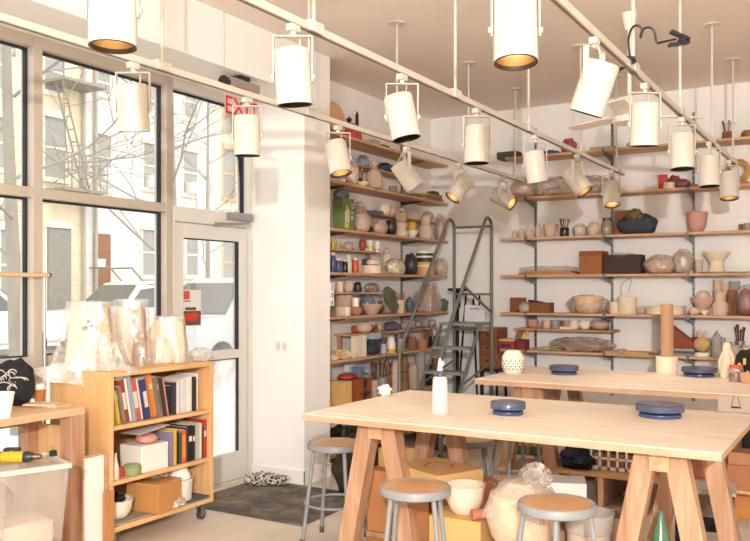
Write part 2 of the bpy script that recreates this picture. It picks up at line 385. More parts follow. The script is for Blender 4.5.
# door mat and rag
mt = M().bx((-4.42, 4.55, 0), (-3.3, 5.48, .012))
m, nt, bs = new_mat('dusty_grey_mat')
tc = nt.nodes.new('ShaderNodeTexCoord'); n = nt.nodes.new('ShaderNodeTexNoise'); n.inputs['Scale'].default_value = 3; n.inputs['Detail'].default_value = 10; n.inputs['Roughness'].default_value = .75
nt.links.new(tc.outputs['Object'], n.inputs['Vector'])
cr = nt.nodes.new('ShaderNodeValToRGB'); cr.color_ramp.elements[0].position = .42; cr.color_ramp.elements[0].color = lin('#4f4d4a'); cr.color_ramp.elements[1].position = .68; cr.color_ramp.elements[1].color = lin('#95866f')
nt.links.new(n.outputs['Fac'], cr.inputs['Fac']); nt.links.new(cr.outputs['Color'], bs.inputs['Base Color']); bs.inputs['Roughness'].default_value = 1
single('door_mat', mt, m, 'dusty dark grey mat on the floor inside the glass door', 'door mat', bev=.004)
p = pt(258, 478, z=0)
rag = M().blob((.34, .2, .09), 5, .5, 3.5, 28)
m, nt, bs = new_mat('black_white_print')
tc = nt.nodes.new('ShaderNodeTexCoord'); n = nt.nodes.new('ShaderNodeTexVoronoi'); n.inputs['Scale'].default_value = 45; nt.links.new(tc.outputs['Object'], n.inputs['Vector'])
cr = nt.nodes.new('ShaderNodeValToRGB'); cr.color_ramp.interpolation = 'CONSTANT'; cr.color_ramp.elements[1].position = .45; cr.color_ramp.elements[0].color = lin('#1b1a1a'); cr.color_ramp.elements[1].color = lin('#cfc8bd')
nt.links.new(n.outputs['Distance'], cr.inputs['Fac']); nt.links.new(cr.outputs['Color'], bs.inputs['Base Color']); bs.inputs['Roughness'].default_value = .95
single('rag', rag, m, 'crumpled black and white patterned rag on the floor beside the pillar', 'rag', (-4.24, 5.36, .012), .4)

# ================================================================ TRACK LIGHTS
TZ = 2.69
TX = {'A': -2.04, 'B': -3.04, 'C': -1.03, 'D': .95}
EMB = emit('warm_bulb', '#ffe2b8', 5); BULB_OFF = mc('#8d8074', 'gloss', .1)
def track(k, label, ends, rods):
    t = thing('track_rail', label, 'track', (TX[k], 0, TZ), 0, 'white lighting tracks')
    part('rail', M().bx((-.018, ends[0], 0), (.018, ends[1], .032)), LAMPW, t, .003)
    part('slot', M().bx((-.007, ends[0]+.01, -.0015), (.007, ends[1]-.01, 0)), mc('#6d5a4c', 'paint'), t)
    for y in rods:
        r = part('rod', M().cyl((0, y, .05), (0, y, ZC-TZ-.012), .009, seg=10), LAMPW, t)
        part('clip', M().bx((-.024, y-.05, .0), (.024, y+.05, .05)), LAMPW, r, .008)
        part('ceiling_canopy', M().lathe([(0, 0), (.02, 0), (.062, .006), (.066, .014), (0, .014)], 24, (0, y, ZC-TZ-.014)), LAMPW, r)
track('A', 'white lighting track hanging on rods over the middle of the near table', (-2.2, 8.03), [-.7, .5, 1.7, 2.90, 4.30, 5.48, 6.68, 7.79])
track('B', 'white lighting track nearest the window wall', (-2.2, 8.02), [-.7, .5, 1.75, 3.01, 4.27, 5.40, 6.68, 7.79])
track('C', 'white lighting track carrying the black gooseneck clamp', (-2.2, 7.89), [-.7, .5, 1.7, 2.95, 4.25, 5.44, 6.65, 7.75])
def lamp(k, y, a, c, where, aim=None, power=9, col=(1, .9, .76), size=85, soft=.045, lit=True):
    """a lamp on track k at y; a = lean to the camera's right, c = lean towards the camera"""
    x = TX[k]
    t = thing('track_spotlight', where, 'track light', (x, y, TZ), 0, 'white cylinder track spotlights')
    h = Vector((a*RT[0] - c*FW[0], a*RT[1] - c*FW[1], 0))
    if aim is not None: h = Vector((aim[0], aim[1], 0))/-aim[2]; a = 1
    aim = Vector((h.x, h.y, -1)).normalized()
    if abs(a) < .3: ax = Vector((RT[0], RT[1], 0))
    else: ax = Vector((-h.y, h.x, 0)).normalized()
    ax = (ax - aim*ax.dot(aim)); axh = Vector((ax.x, ax.y, 0)).normalized()
    rad, half = .074, .112
    pv = Vector((0, 0, -.217))
    part('adapter', M().box((0, 0, -.017), (.034, .06, .03)).cyl((0, 0, -.03), (0, 0, -.05), .012), LAMPW, t, .003)
    s = rad + .006; ry = Matrix.Rotation(math.atan2(axh.y, axh.x), 3, 'Z')
    yk = M()
    for q in (-1, 1): yk.box(ry @ Vector((q*s, 0, -.144)), (.006, .026, .192), ry)
    yk.box(ry @ Vector((0, 0, -.051)), (2*s+.006, .026, .006), ry)
    part('yoke', yk, LAMPW, t, .002)
    rm = Vector((0, 0, -1)).rotation_difference(aim).to_matrix()
    o = rm @ Vector((0, 0, half)) + pv
    # can: closed top, open end
    can = [(0, 0), (rad-.012, 0), (rad-.003, -.004), (rad, -.014), (rad, -2*half), (rad-.004, -2*half), (rad-.004, -2*half+.004)]
    b = part('can', M().lathe(can, 40, o, rm), LAMPW, t)
    part('dark_rim', M().lathe([(rad-.0035, -2*half+.002), (rad-.001, -2*half-.003), (rad-.007, -2*half-.002), (rad-.007, -2*half+.012), (rad-.0035, -2*half+.014)], 40, o, rm), mc('#2b2420', 'paint'), b)
    part('reflector', M().lathe([(rad-.006, -2*half+.012), (rad-.008, -.12), (.05, -.05), (.03, -.03), (0, -.03)], 32, o, rm), BRASS if lit else DIM, b)
    part('bulb', M().lathe([(0, -.032), (.016, -.035), (.02, -.07), (.045, -.125), (.047, -.14), (.03, -.15), (0, -.152)], 24, o, rm), EMB if lit else BULB_OFF, b)
    for q in (-1, 1): part('thumb_screw', M().cyl(pv + ry @ Vector((q*(s+.002), 0, 0)), pv + ry @ Vector((q*(s+.011), 0, 0)), .0105, seg=12), LAMPW, t)
    e = o + aim*.004
    part('cord', M().tube([Vector((0, 0, -.03)), Vector((0, 0, -.05)) + ry @ Vector((.025, .03, 0)), e*.5 + Vector((0, 0, -.045)) + ry @ Vector((.03, .025, 0)), e], .004, 6), LAMPW, t)
    if not lit: return t
    li = bpy.data.lights.new('lamp_beam', 'SPOT'); li.energy = power; li.color = col; li.spot_size = R(size); li.spot_blend = .7; li.shadow_soft_size = soft
    lo = bpy.data.objects.new('lamp_beam', li); C.objects.link(lo); lo.parent = t
    lo.location = o + aim*(2*half-.02); lo.rotation_euler = aim.to_track_quat('-Z', 'Y').to_euler()
    return t
A_, B_, C_ = ' on the middle track', ' on the track nearest the windows', ' on the track with the gooseneck clamp'
lamp('A', 1.81, 0, .02, 'large upright white spotlight with brass inside, in front of the window')
lamp('A', 2.753, .06, -.08, 'white spotlight with black rim hanging before the pillar top', lit=False)
lamp('A', 3.675, .2, .06, 'white spotlight, slightly tilted, black rim, third along the middle track', lit=False)
lamp('A', 4.6, 0, 0, 'upright white spotlight hanging over the white squeeze bottle, on the middle track', lit=False)
lamp('A', 5.61, .2, -.15, 'white spotlight left of the two glowing ones' + A_)
lamp('A', 6.58, .6, .45, 'white spotlight tilted outwards with glowing brass inside' + A_)
lamp('A', 7.6, 0, .35, 'upright spotlight with glowing mouth at the end of the middle track')
lamp('B', 2.82, 0, -.2, 'upright cream spotlight hanging in front of the second window pane', lit=False)
lamp('B', 3.667, 0, -.05, 'upright cream spotlight hanging in front of the exit sign', lit=False)
lamp('B', 4.6, .2, .22, 'spotlight with brass glow beside the pillar edge' + B_)
lamp('B', 5.55, .7, -.15, 'white spotlight leaning away, closed end up, before the alcove shelves')
lamp('B', 6.5, -.75, .3, 'white spotlight tipped towards the alcove shelves, above the ladder')
lamp('B', 7.47, 1.5, 1.05, 'white spotlight turned nearly level with bright bulb' + B_)
lamp('C', 2.64, 0, .12, 'largest upright spotlight showing its brass inside' + C_)
lamp('C', 3.57, -.3, -.25, 'tilted white spotlight hanging just beside the gooseneck clamp')
lamp('C', 4.5, 0, -.1, 'upright white spotlight hanging in front of the ceiling fan', lit=False)
lamp('C', 5.5, 0, .07, 'upright spotlight with dark mouth, fourth' + C_, lit=False)
lamp('C', 6.52, 0, .05, 'upright dim cream spotlight, second from the far end' + C_, lit=False)
lamp('C', 7.52, -.06, .2, 'cream spotlight at the far end' + C_)
# added out-of-view track: a strobe and a fill light shaped as track lamps
track('D', 'added white lighting track beside the camera, carrying the strobe and fill light', (-2.2, 7.9), [-1.5, .5, 2.5, 4.5, 6.6])
lamp('D', -1.9, 0, 0, 'unseen strobe behind the camera, shaped as a white track spotlight aimed at the alcove', (-.5, 1, -.17), 640, (1, .985, .96), 110, .05)
lamp('D', -1.2, 0, 0, 'added fill light behind the camera, shaped as a white spotlight aimed at the tables', (-.35, 1, -.4), 170, (1, .985, .96), 110, .08)
fl = thing('fill_floor_lamp', 'added white uplighter floor lamp behind the camera, filling the ceiling with light', 'floor lamp', (2.2, -1.6, 0))  # added lamp out of view, brightens the ceiling and fills the room
part('base', M().lathe([(0, 0), (.15, 0), (.14, .02), (.02, .03), (0, .03)], 28), LAMPW, fl); part('pole', M().cyl((0, 0, .03), (0, 0, 1.8), .014), LAMPW, fl)
part('lamp_shade', M().lathe([(.02, 1.78), (.06, 1.8), (.17, 1.95), (.165, 1.95), (.055, 1.81), (.0, 1.8)], 32), LAMPW, fl)
li = bpy.data.lights.new('fill_uplight', 'SPOT'); li.energy = 560; li.color = (1, .96, .92); li.spot_size = R(140); li.spot_blend = .6; li.shadow_soft_size = .1
lo = bpy.data.objects.new('fill_uplight', li); C.objects.link(lo); lo.parent = fl; lo.location = (0, 0, 1.96); lo.rotation_euler = (PI, 0, 0)
# gooseneck clamp on track C
gp = pt(628, X=TX['C']); g0 = Vector((TX['C'], gp.y, TZ+.02))
gn = thing('gooseneck_clamp', 'black gooseneck arm with a clip at each end, clamped on the track', 'clamp', g0)
BK = mc('#1a1a1c', 'plastic', .1)
rt = Vector((RT[0], RT[1], 0)); s_ = mpp(g0)
def gq(u, v): return rt*((u-628)*s_) + Vector((0, 0, (72-v)*s_))
pts = [gq(630, 66), gq(628.5, 50), gq(630, 40), gq(634, 34), gq(639, 34), gq(642, 38), gq(640.5, 46), gq(641.5, 40), gq(645, 36), gq(650, 35.5), gq(654, 39), gq(655.5, 46), gq(657, 51), gq(664, 49.5), gq(676, 47)]
from mathutils.geometry import interpolate_bezier
def smooth(P, n=5):
    P = [Vector(p) for p in P]; out = []
    for i in range(len(P)-1):
        a, b = P[i], P[i+1]; ta = (P[i+1]-P[max(i-1, 0)])/6; tb = (P[min(i+2, len(P)-1)]-P[i])/6
        out += list(interpolate_bezier(a, a+ta, b-tb, b, n+1))[:-1]
    return out + [P[-1]]
part('arm', M().tube(smooth(pts), .0058, 8), BK, gn)
def clip(P, ang, name):
    rr = Matrix.Rotation(YAW, 3, 'Z') @ Matrix.Rotation(ang, 3, 'Y')
    m = M()
    for q in (-1, 1):
        w = Matrix.Rotation(q*.28, 3, 'Y')
        m.box(P + rr @ (w @ Vector((-.018, 0, q*.016))), (.1, .036, .015), rr @ w)
    m.cyl(P + rr @ Vector((0, -.022, 0)), P + rr @ Vector((0, .022, 0)), .017)
    part(name, m, BK, gn, .002)
clip(gq(628, 69.5), R(-12), 'clamp'); clip(gq(682, 48), R(8), 'clip')
# ceiling fan
fp = Vector((-1.5, 6.08, ZC))
fan = thing('ceiling_fan', 'white ceiling fan on a down rod between two tracks', 'ceiling fan', fp)
FANW = mc('#efe4d8', 'paint', .02)
part('canopy', M().lathe([(0, 0), (.055, 0), (.05, -.03), (.03, -.12), (0, -.12)], 24), FANW, fan)
part('down_rod', M().cyl((0, 0, -.12), (0, 0, -.62), .014), FANW, fan)
part('motor', M().lathe([(0, -.6), (.03, -.6), (.045, -.66), (.05, -.7), (.1, -.72), (.125, -.76), (.115, -.79), (.06, -.8), (0, -.8)], 32), FANW, fan)
for i in range(3):
    rm = Matrix.Rotation(YAW + R(4) + i*2*PI/3, 3, 'Z')
    m = M(); po_ = [(.1, -.03), (.2, -.055), (.5, -.06), (.56, -.04), (.56, .04), (.5, .055), (.2, .055), (.1, .03)]
    n = len(po_); vs = [rm @ Vector((x, y, -.745 + y*.15 + z)) for z in (0, .008) for x, y in po_]
    m.add(vs, [tuple(range(n))[::-1], tuple(range(n, 2*n))] + [(j, (j+1) % n, (j+1) % n+n, j+n) for j in range(n)])
    part('blade', m, FANW, fan)
# ================================================================ PROFILES
def prof(kind, w, h):
    r = w/2
    P = {
     'bowl': [(0, 0), (.42, 0), (.45, .06), (.62, .25), (.85, .62), (1, 1), (.95, 1), (.8, .64), (.55, .25), (.3, .12), (0, .1)],
     'deep': [(0, 0), (.5, 0), (.68, .12), (.88, .45), (.93, .8), (1, 1), (.93, 1), (.86, .8), (.8, .45), (.6, .15), (0, .08)],
     'cup': [(0, 0), (.8, 0), (.86, .06), (.94, .5), (1, 1), (.9, 1), (.84, .5), (.74, .1), (0, .07)],
     'round': [(0, 0), (.5, 0), (.8, .18), (1, .5), (.92, .8), (.7, 1), (.62, 1), (.84, .78), (.9, .5), (.7, .2), (0, .08)],
     'cyl': [(0, 0), (.97, 0), (1, .03), (1, .97), (.98, 1), (.88, 1), (.87, .1), (0, .06)],
     'solid': [(0, 0), (.97, 0), (1, .04), (1, .96), (.97, 1), (0, 1)],
     'egg': [(0, 0), (.55, 0), (.85, .2), (1, .45), (.9, .7), (.6, .9), (.3, .97), (.28, 1), (.18, 1), (0, .95)],
     'ball': [(0, 0), (.3, .01), (.6, .1), (.87, .27), (1, .52), (.9, .77), (.66, .93), (.35, .99), (0, 1)],
     'bottle': [(0, 0), (.85, 0), (1, .08), (1, .4), (.85, .55), (.42, .7), (.36, .85), (.45, 1), (.33, 1), (.26, .8), (0, .75)],
     'vase': [(0, 0), (.55, 0), (.85, .2), (1, .45), (.85, .65), (.45, .8), (.4, .88), (.55, 1), (.42, 1), (.3, .85), (0, .7)],
     'jar': [(0, 0), (.92, 0), (1, .05), (1, .78), (.85, .88), (.8, 1), (0, 1)],
     'plate': [(0, 0), (.5, 0), (.6, .3), (1, .85), (1, 1), (.95, 1), (.58, .5), (0, .4)],
     'stem': [(0, 0), (.62, 0), (.6, .06), (.5, .3), (.48, .48), (.55, .58), (.88, .82), (1, 1), (.93, 1), (.78, .82), (.4, .66), (0, .6)],
     'gourd': [(0, 0), (.75, 0), (.85, .05), (1, .28), (.75, .5), (.66, .55), (.8, .72), (.72, .88), (.42, 1), (.32, 1), (.6, .86), (0, .8)],
     'gourd2': [(0, 0), (.8, 0), (.95, .18), (1, .32), (.9, .48), (.6, .58), (.62, .66), (.66, .8), (.45, .95), (.2, 1), (0, 1)],
     'tower': [(0, 0), (.95, 0), (1, .12), (.9, .22), (.7, .26), (.75, .34), (.95, .42), (.9, .55), (.62, .58), (.68, .64), (.9, .72), (.85, .86), (.6, .9), (.62, 1), (.5, 1), (.4, .9), (0, .85)],
     'cone': [(0, 0), (1, 0), (.95, .04), (.12, .96), (.05, 1), (0, 1)],
     'tub': [(0, 0), (.86, 0), (.9, .04), (.98, .9), (1, .92), (1, 1), (.94, 1), (.92, .9), (.84, .08), (0, .06)],
     'tea': [(0, 0), (.6, 0), (.9, .2), (1, .45), (.85, .7), (.5, .8), (.52, .84), (.5, .88), (.15, .92), (.2, 1), (0, 1)],
     'dome': [(0, 0), (1, 0), (1, .1), (.93, .4), (.75, .7), (.45, .92), (0, 1)]}[kind]
    return [(a*r, b*h) for a, b in P]
def lathe(kind, w, h, seg=28): return M().lathe(prof(kind, w, h), seg)
def pot(name, label, cat, kind, mat, loc, w, h, group=None, seg=28):
    return single(name, lathe(kind, w, h, seg), mat, label, cat, loc, 0, group)
# ================================================================ WORK TABLES
def table(name, label, x0, x1, y0, y1, th, trestles, zt=.9, shelf=None):
    t = thing(name, label, 'table', (0, 0, 0), 0)
    tp_ = part('tabletop', M().bx((x0, y0, zt-.007), (x1, y1, zt)), PLY, t, .002)
    part('plywood_core', M().bx((x0+.0015, y0+.0015, zt-th), (x1-.0015, y1-.0015, zt-.007)), PLYE, tp_, .001)
    zl = zt - th
    for xc, ya, yb in trestles:
        part('crossbeam', M().bx((xc-.045, ya-.1, zl-.09), (xc+.045, yb+.1, zl)), PINEY, t, .002)
        for y, sg in ((ya, -1), (yb, 1)):
            for q in (-1, 1):
                a0, a1 = xc + q*.235, xc + q*.062; hw, hy = .05, .045
                yy = (y, y+sg*hy*2) if sg < 0 else (y+hy*2, y)
                y_lo, y_hi = min(yy), max(yy)
                bo = [(a0-hw, y_lo, 0), (a0+hw, y_lo, 0), (a0+hw, y_hi, 0), (a0-hw, y_hi, 0)]
                tp = [(a1-hw, y_lo, zl), (a1+hw, y_lo, zl), (a1+hw, y_hi, zl), (a1-hw, y_hi, zl)]
                part('leg', M().hexa(bo, tp), LUMBER, t, .003)
            part('gusset', M().prism([(xc-.012, zl), (xc+.012, zl), (xc+.035, zl-.1), (xc-.035, zl-.1)], y+(sg*.06), y+sg*.02), PLYE, t)
    if shelf:
        part('lower_shelf', M().bx(*shelf), wood('#d2a374', '#b07d4e', 'X', 1.1), t, .002)
        for xx in (shelf[0][0]+.35, -1.4, shelf[1][0]-.5):
            part('shelf_support', M().bx((xx-.02, shelf[0][1]+.02, 0), (xx+.02, shelf[1][1]-.02, shelf[0][2])), LUMBER, t)
    return t
NT = (-2.765, -.55, 3.81, 5.09)
table('trestle_table', 'plywood trestle table in front, with two blue banding wheels on it', NT[0], NT[1], NT[2], NT[3], .038, [(-2.36, 4.04, 4.72), (-.83, 4.0, 4.72)])
FT = (-2.68, .35, 6.0, 7.22)
table('trestle_table', 'plywood trestle table behind, holding the pierced vase and the terracotta column', FT[0], FT[1], FT[2], FT[3], .045, [(-2.28, 6.2, 6.95), (-.1, 6.2, 6.95)], shelf=((-2.05, 6.03, .23), (.3, 7.0, .252)))
# ================================================================ STOOLS
def stool(label, loc, rz, h, d):
    s = thing('metal_stool', label, 'stool', loc, rz, 'grey metal shop stools')
    r = d/2
    part('seat', M().lathe([(0, -.004), (r-.022, -.004), (r-.018, .0), (r-.022, .004), (0, .006)], 40, (0, 0, h-.006)), wood('#cfa57c', '#a97c55', 'X', 1.5, .4), s)
    part('seat_rim', M().lathe([(r-.03, h-.012), (r-.018, h-.002), (r-.006, h), (r, h-.008), (r, h-.036), (r-.006, h-.042), (r-.03, h-.042)], 40), STOOLM, s)
    for k in range(4):
        a = PI/4 + k*PI/2
        p0 = Vector((math.cos(a)*(r-.03), math.sin(a)*(r-.03), h-.04)); p1 = Vector((math.cos(a)*(r+.045), math.sin(a)*(r+.045), .012))
        l = part('leg', M().cyl(p1, p0, .0125, seg=12), STOOLM, s)
        part('foot', M().cyl(p1-Vector((0, 0, .012)), p1+Vector((0, 0, .03)), .0155, seg=12), mc('#5b4b40', 'plastic'), l)
    rr = r + .045*.62 - .03*.4
    part('foot_ring', M().tube([(rr*math.cos(2*PI*k/32), rr*math.sin(2*PI*k/32), .25) for k in range(32)], .008, 8, True), STOOLM, s)
    return s
stool('metal stool standing at the end of the front table, next to the door mat', (-2.93, 4.4, 0), R(12), .63, .35)
stool('metal stool with pale seat before the stacked yellow cartons', (-1.94, 3.63, 0), R(20), .63, .355)
stool('metal stool with brown worn seat before the plastic wrapped round pot', (-1.235, 3.68, 0), R(62), .63, .355)
stool('low metal stool half hidden behind the front table', (-2.42, 5.32, 0), R(30), .56, .36)
stool('metal stool under the near edge of the back table, seat hidden by the front table', (-2.2, 5.66, 0), R(50), .63, .35)
# ================================================================ BANDING WHEELS ETC
NAVY = mc('#3c4a70', 'gloss', .25)
def wheel(label, u, v, w, Y=None):
    p = pt(u, v, z=.9)
    t = thing('banding_wheel', label, 'banding wheel', p, 0, 'blue banding wheels')
    r = w/2*mpp(p)
    part('base', M().lathe([(0, 0), (r*.86, 0), (r*.88, .006), (r*.86, .018), (r*.8, .022), (r*.5, .024), (r*.45, .034), (0, .034)], 40), NAVY, t)
    part('turntable', M().lathe([(0, .03), (r*.94, .03), (r, .035), (r, .066), (r*.96, .071), (r*.9, .072), (r*.5, .0705), (0, .0705)], 40), mc('#4c516a', 'gloss', .4), t)
    return t
wheel('blue banding wheel near the squeeze bottle on the front table', 508, 414, 35)
wheel('blue banding wheel over the right trestle of the front table', 660, 416.5, 47)
wheel('blue banding wheel beside the pierced vase on the back table', 564, 374, 29)
wheel('blue banding wheel beside the terracotta column on the back table', 699, 376, 34)
p = pt(440, 413, z=.9)
b = thing('squeeze_bottle', 'white plastic squeeze bottle with a grey collar on the front table', 'bottle', p)
part('body', M().lathe([(0, 0), (.043, 0), (.046, .004), (.0445, .1), (.041, .19), (.036, .205), (.02, .212), (0, .212)], 28), mc('#d9d2c8', 'plastic', .02), b)
part('collar', M().lathe([(.0, .212), (.03, .212), (.036, .216), (.034, .228), (.026, .24), (0, .242)], 20), mc('#4d5250', 'plastic'), b)
part('nozzle', M().lathe([(.0, .24), (.016, .24), (.013, .262), (.008, .295), (.004, .312), (0, .312)], 16).tube([(.004, 0, .285), (.022, 0, .292), (.019, 0, .268)], .005, 6), mc('#f4f1ec', 'plastic', .02), b)
a, c = pt(333, 408.5, z=.9), pt(416, 421, z=.9)
bd = M().prism([pt(324, 412.5, z=.9)[:2], pt(395, 421, z=.9)[:2], pt(419, 417, z=.9)[:2], pt(352, 409, z=.9)[:2]], .9, .904, 'Z')
single('plywood_sheet', bd, PLY, 'thin plywood sheet lying on the corner of the front table', 'board', bev=.001)
single('paper_tissue', M().blob((.09, .07, .075), 23, .4, 2.4, 18), mc('#ece6de', 'paper', .02), 'peaked white tissue at the rear corner of the front table', 'tissue', pt(385, 395.5, z=.9) + Vector((0, 0, .0005)))
# ---- back table things
p = pt(513, 373, z=.9)
pv = thing('pierced_vase', 'round white vase pierced with small holes on the back table', 'vase', p)
h_ = 23*mpp(p)
part('body', M().lathe([(0, 0), (h_*.32, 0), (h_*.44, .12*h_), (h_*.5, .4*h_), (h_*.47, .72*h_), (h_*.34, .94*h_), (h_*.2, h_), (h_*.17, h_), (h_*.3, .9*h_), (0, .85*h_)], 36), mc('#f0e8da', 'clay', .03), pv)
m = M(); q = 0
for j in range(6):
    z = (.2 + j*.12)*h_; rr = h_*(.5 - .95*abs(z/h_-.42)**2.2)*1.0
    n = 16
    for i in range(n):
        a = 2*PI*(i + .5*(j % 2))/n; d = Vector((math.cos(a), math.sin(a), (z/h_-.45)*.8)).normalized()
        c = Vector((math.cos(a)*(rr+.0005), math.sin(a)*(rr+.0005), z)); m.cyl(c-d*.004, c+d*.0012, .0058, seg=8)
part('holes', m, mc('#4a3b2f', 'clay'), pv, kind='stuff')
p = pt(667, 373.5, z=.9); k = mpp(p)
pot('plaster_cylinder', 'short pale plaster cylinder under the tall terracotta column', 'cylinder', 'solid', mc('#eed9bd', 'clay', .05), p, 21*k, 17*k)
pot('terracotta_column', 'tall narrow terracotta cylinder standing on the plaster cylinder', 'cylinder', 'solid', mc('#b88d6d', 'clay', .1), (p.x, p.y, .9+17*k), 12.4*k, 52.5*k)
p = pt(736, 381.5, z=.9); k = mpp(p)
j = thing('glass_jar', 'glass jar of dark red glaze with orange rim on the back table', 'jar', p)
part('contents', lathe('solid', 13*k, 9*k), mc('#6b2a20', 'gloss'), j)
part('glass', M().lathe([(7*k, 0), (7.2*k, .01), (7.2*k, 12*k), (6*k, 14*k)], 24), FILM2, j)
part('rim', M().lathe([(5.6*k, 14*k), (6.4*k, 13.6*k), (6.6*k, 16*k), (5.6*k, 16.4*k), (5.6*k, 14*k)], 24), mc('#e0562b', 'plastic'), j)
p = pt(747, 383, z=.9)
pot('terracotta_cup', 'small terracotta cup beside the dark red jar', 'cup', 'cup', mc('#c99672', 'clay'), p, 14*k, 10*k)
p = pt(727, 377.5, z=.9); k = mpp(p)*1.15
fg = thing('clay_figure', 'pale hand-built clay figure standing behind the dark red jar', 'figurine', p)
part('body', M().lathe([(0, 0), (6*k, 0), (5*k, 10*k), (3*k, 20*k), (3.6*k, 26*k), (2.4*k, 30*k), (0, 31*k)], 20), mc('#e9d3b3', 'clay'), fg)
part('arm', M().tube([(2*k, 0, 24*k), (5*k, 0, 18*k), (4*k, 0, 10*k)], 1.5*k, 8).tube([(-2*k, 0, 24*k), (-6*k, 0, 14*k), (-5*k, 0, 4*k)], 1.4*k, 8), mc('#e9d3b3', 'clay'), fg)
p = pt(749, 378, z=.9)
bg_ = thing('cloth_bag', 'black cloth bag with pale printed marks on the back table', 'bag', (p.x+.01, p.y-.06, .9))
part('cloth', M().blob((.22, .16, .24), 9, .35, 2.6, 26), mc('#1d1a19', 'cloth', .3), bg_)
m = M()
for i in range(5): m.box((-.085+.03*i, -.083, .07+.035*(i % 3)), (.02, .012, .05), Matrix.Rotation(.5*i-1, 3, 'Y'))
part('print', m, mc('#e3b878', 'cloth'), bg_, .003)
# card hanging by a bulldog clip under the back table edge
Yc = FT[2]-.006
a, c = pt(718, 411, Y=Yc), pt(752, 393.5, Y=Yc)
cd = thing('hanging_card', 'grey card hung with a bulldog clip from the back table edge', 'card', (0, 0, 0))
part('card', M().bx((a.x, Yc-.002, .78), (c.x, Yc, .885)), mc('#b9a597', 'card', .05), cd)
mm = pt(736, 400, Y=Yc).x
part('clip', M().tube([(mm-.012, Yc-.006, .884), (mm-.03, Yc-.006, .815), (mm+.03, Yc-.006, .815), (mm+.012, Yc-.006, .884)], .002, 6).bx((mm-.03, Yc-.009, .808), (mm+.03, Yc-.003, .818)), BLACK, cd)

# ================================================================ UNDER THE FRONT TABLE
def carton(name, label, loc, size, mat, rz=0, flaps=False, tape=False, cat='box'):
    w, d, h = size
    t = thing(name, label, cat, loc, rz)
    part('body', M().bx((-w/2, -d/2, 0), (w/2, d/2, h)), mat, t, .004)
    if tape: part('tape', M().bx((-w/2-.001, -.03, h-.06), (w/2+.001, .03, h+.0015)), mc('#c9a06c', 'plastic'), t)
    if flaps:
        part('flap', M().hexa([(-w/2, -d/2-.004, h), (w/2, -d/2-.004, h), (w/2, -d/2, h), (-w/2, -d/2, h)], [(-w/2+.01, -d/2-.07, h+.05), (w/2-.01, -d/2-.07, h+.05), (w/2-.01, -d/2-.066, h+.053), (-w/2+.01, -d/2-.066, h+.053)]), mat, t)
    return t
CARD = mc('#b97c4a', 'card', .07); YEL = mc('#d3a868', 'card', .07)
yb_ = 4.95
bx_ = carton('cardboard_box', 'big brown cardboard box with a barcode label on a low wooden pallet', (-2.485, 4.545, .1), (.43, .26, .38), CARD, 0, tape=False)
lb = part('barcode_label', M().bx((-.03, -.132, .16), (.005, -.13, .29)), mc('#efeae2', 'paper', .02), bx_)
m = M()
for i in range(9): m.bx((-.026, -.1328, .17+i*.0125), (.0, -.1318, .175+i*.0125+.003*(i % 2)))
part('bars', m, BLACK, lb)
pl = thing('wooden_pallet', 'low wooden pallet under the big brown cardboard box', 'pallet', (-2.46, 4.55, 0), 0)
part('deck', M().bx((-.24, -.15, .07), (.24, .15, .1)), LUMBER, pl, .003)
for y in (-.12, .0, .12): part('bearer', M().bx((-.24, y-.03, 0), (.24, y+.03, .07)), mc('#a4683c', 'card'), pl)
carton('cardboard_box', 'yellow carton behind the front trestle leg, on the big brown cardboard box', (-2.58, 4.57, .481), (.16, .16, .12), YEL, R(-20))
tb = carton('cardboard_box', 'flat tan carton with a round reddish stain behind the pale-seat stool', (-2.2, 4.4, .482), (.42, .34, .075), KRAFT2, R(-24))
st = M(); ring = [(.085*math.cos(a)*(1+.15*math.sin(3*a)), .085*math.sin(a), .075) for a in [2*PI*i/28 for i in range(26)]]
part('stain', st.tube(ring, .006, 6), mc('#b26a48', 'card'), tb)
carton('cardboard_box', 'brown carton standing under the overhang of the flat stained one', (-2.06, 4.52, 0), (.24, .24, .475), CARD, R(4))
carton('cardboard_box', 'lower of two stacked yellow cartons behind the pale-seat stool', (-1.93, 4.16, 0), (.32, .25, .21), YEL, R(-3))
carton('cardboard_box', 'upper of two stacked yellow cartons holding the bisque bowl', (-1.925, 4.16, .211), (.3, .25, .16), YEL, R(2))
p = Vector((-1.92, 4.17, .372)); k = mpp(p)
pot('bisque_bowl', 'deep cream bisque bowl on the stacked yellow cartons', 'bowl', 'deep', mc('#ead3bb', 'clay', .06), p, 42*k, 29*k)
single('clay_roller', M().cyl((-.07, -.05, .03), (.05, .06, .03), .03, .026, 14), mc('#b9765a', 'clay'), 'reddish clay roll resting between the bisque bowl and the wrapped pot', 'clay roll', (-1.755, 4.1, .372))
# bucket + wrapped pot
p = Vector((-1.565, 4.12, 0)); k = mpp(p)
pot('plaster_bucket', 'white plaster bucket under the plastic wrapped round pot', 'bucket', 'tub', mc('#ece4da', 'clay', .03), p, .24, .235)
wp = thing('round_pot', 'large round speckled pot wrapped on top with clear plastic, on a white bucket', 'pot', (p.x, p.y, .236))
rp = .195
part('bowl', M().lathe([(0, 0), (.07, 0), (.12, .025), (.165, .075), (rp-.005, .16), (rp, .2), (.17, .3), (.08, .345), (.075, .36), (0, .34)], 36), mc('#dcc0a3', 'clay', .3), wp)
part('plastic_wrap', M().wrap((.16, .16), (rp*1.86, rp*1.86), .19, 4, .06, 60, 14, (0, 0, .19), .6).blob((.16, .12, .13), 8, .4, 3.4, 26, False, (.07, 0, .33), ridge=True), FILM, wp)
single('plastic_bag', M().blob((.16, .14, .14), 3, .35, 3, 24, True, ridge=True), FILM, 'knotted clear plastic bag beside the wrapped round pot', 'plastic bag', (-1.71, 4.6, .331))
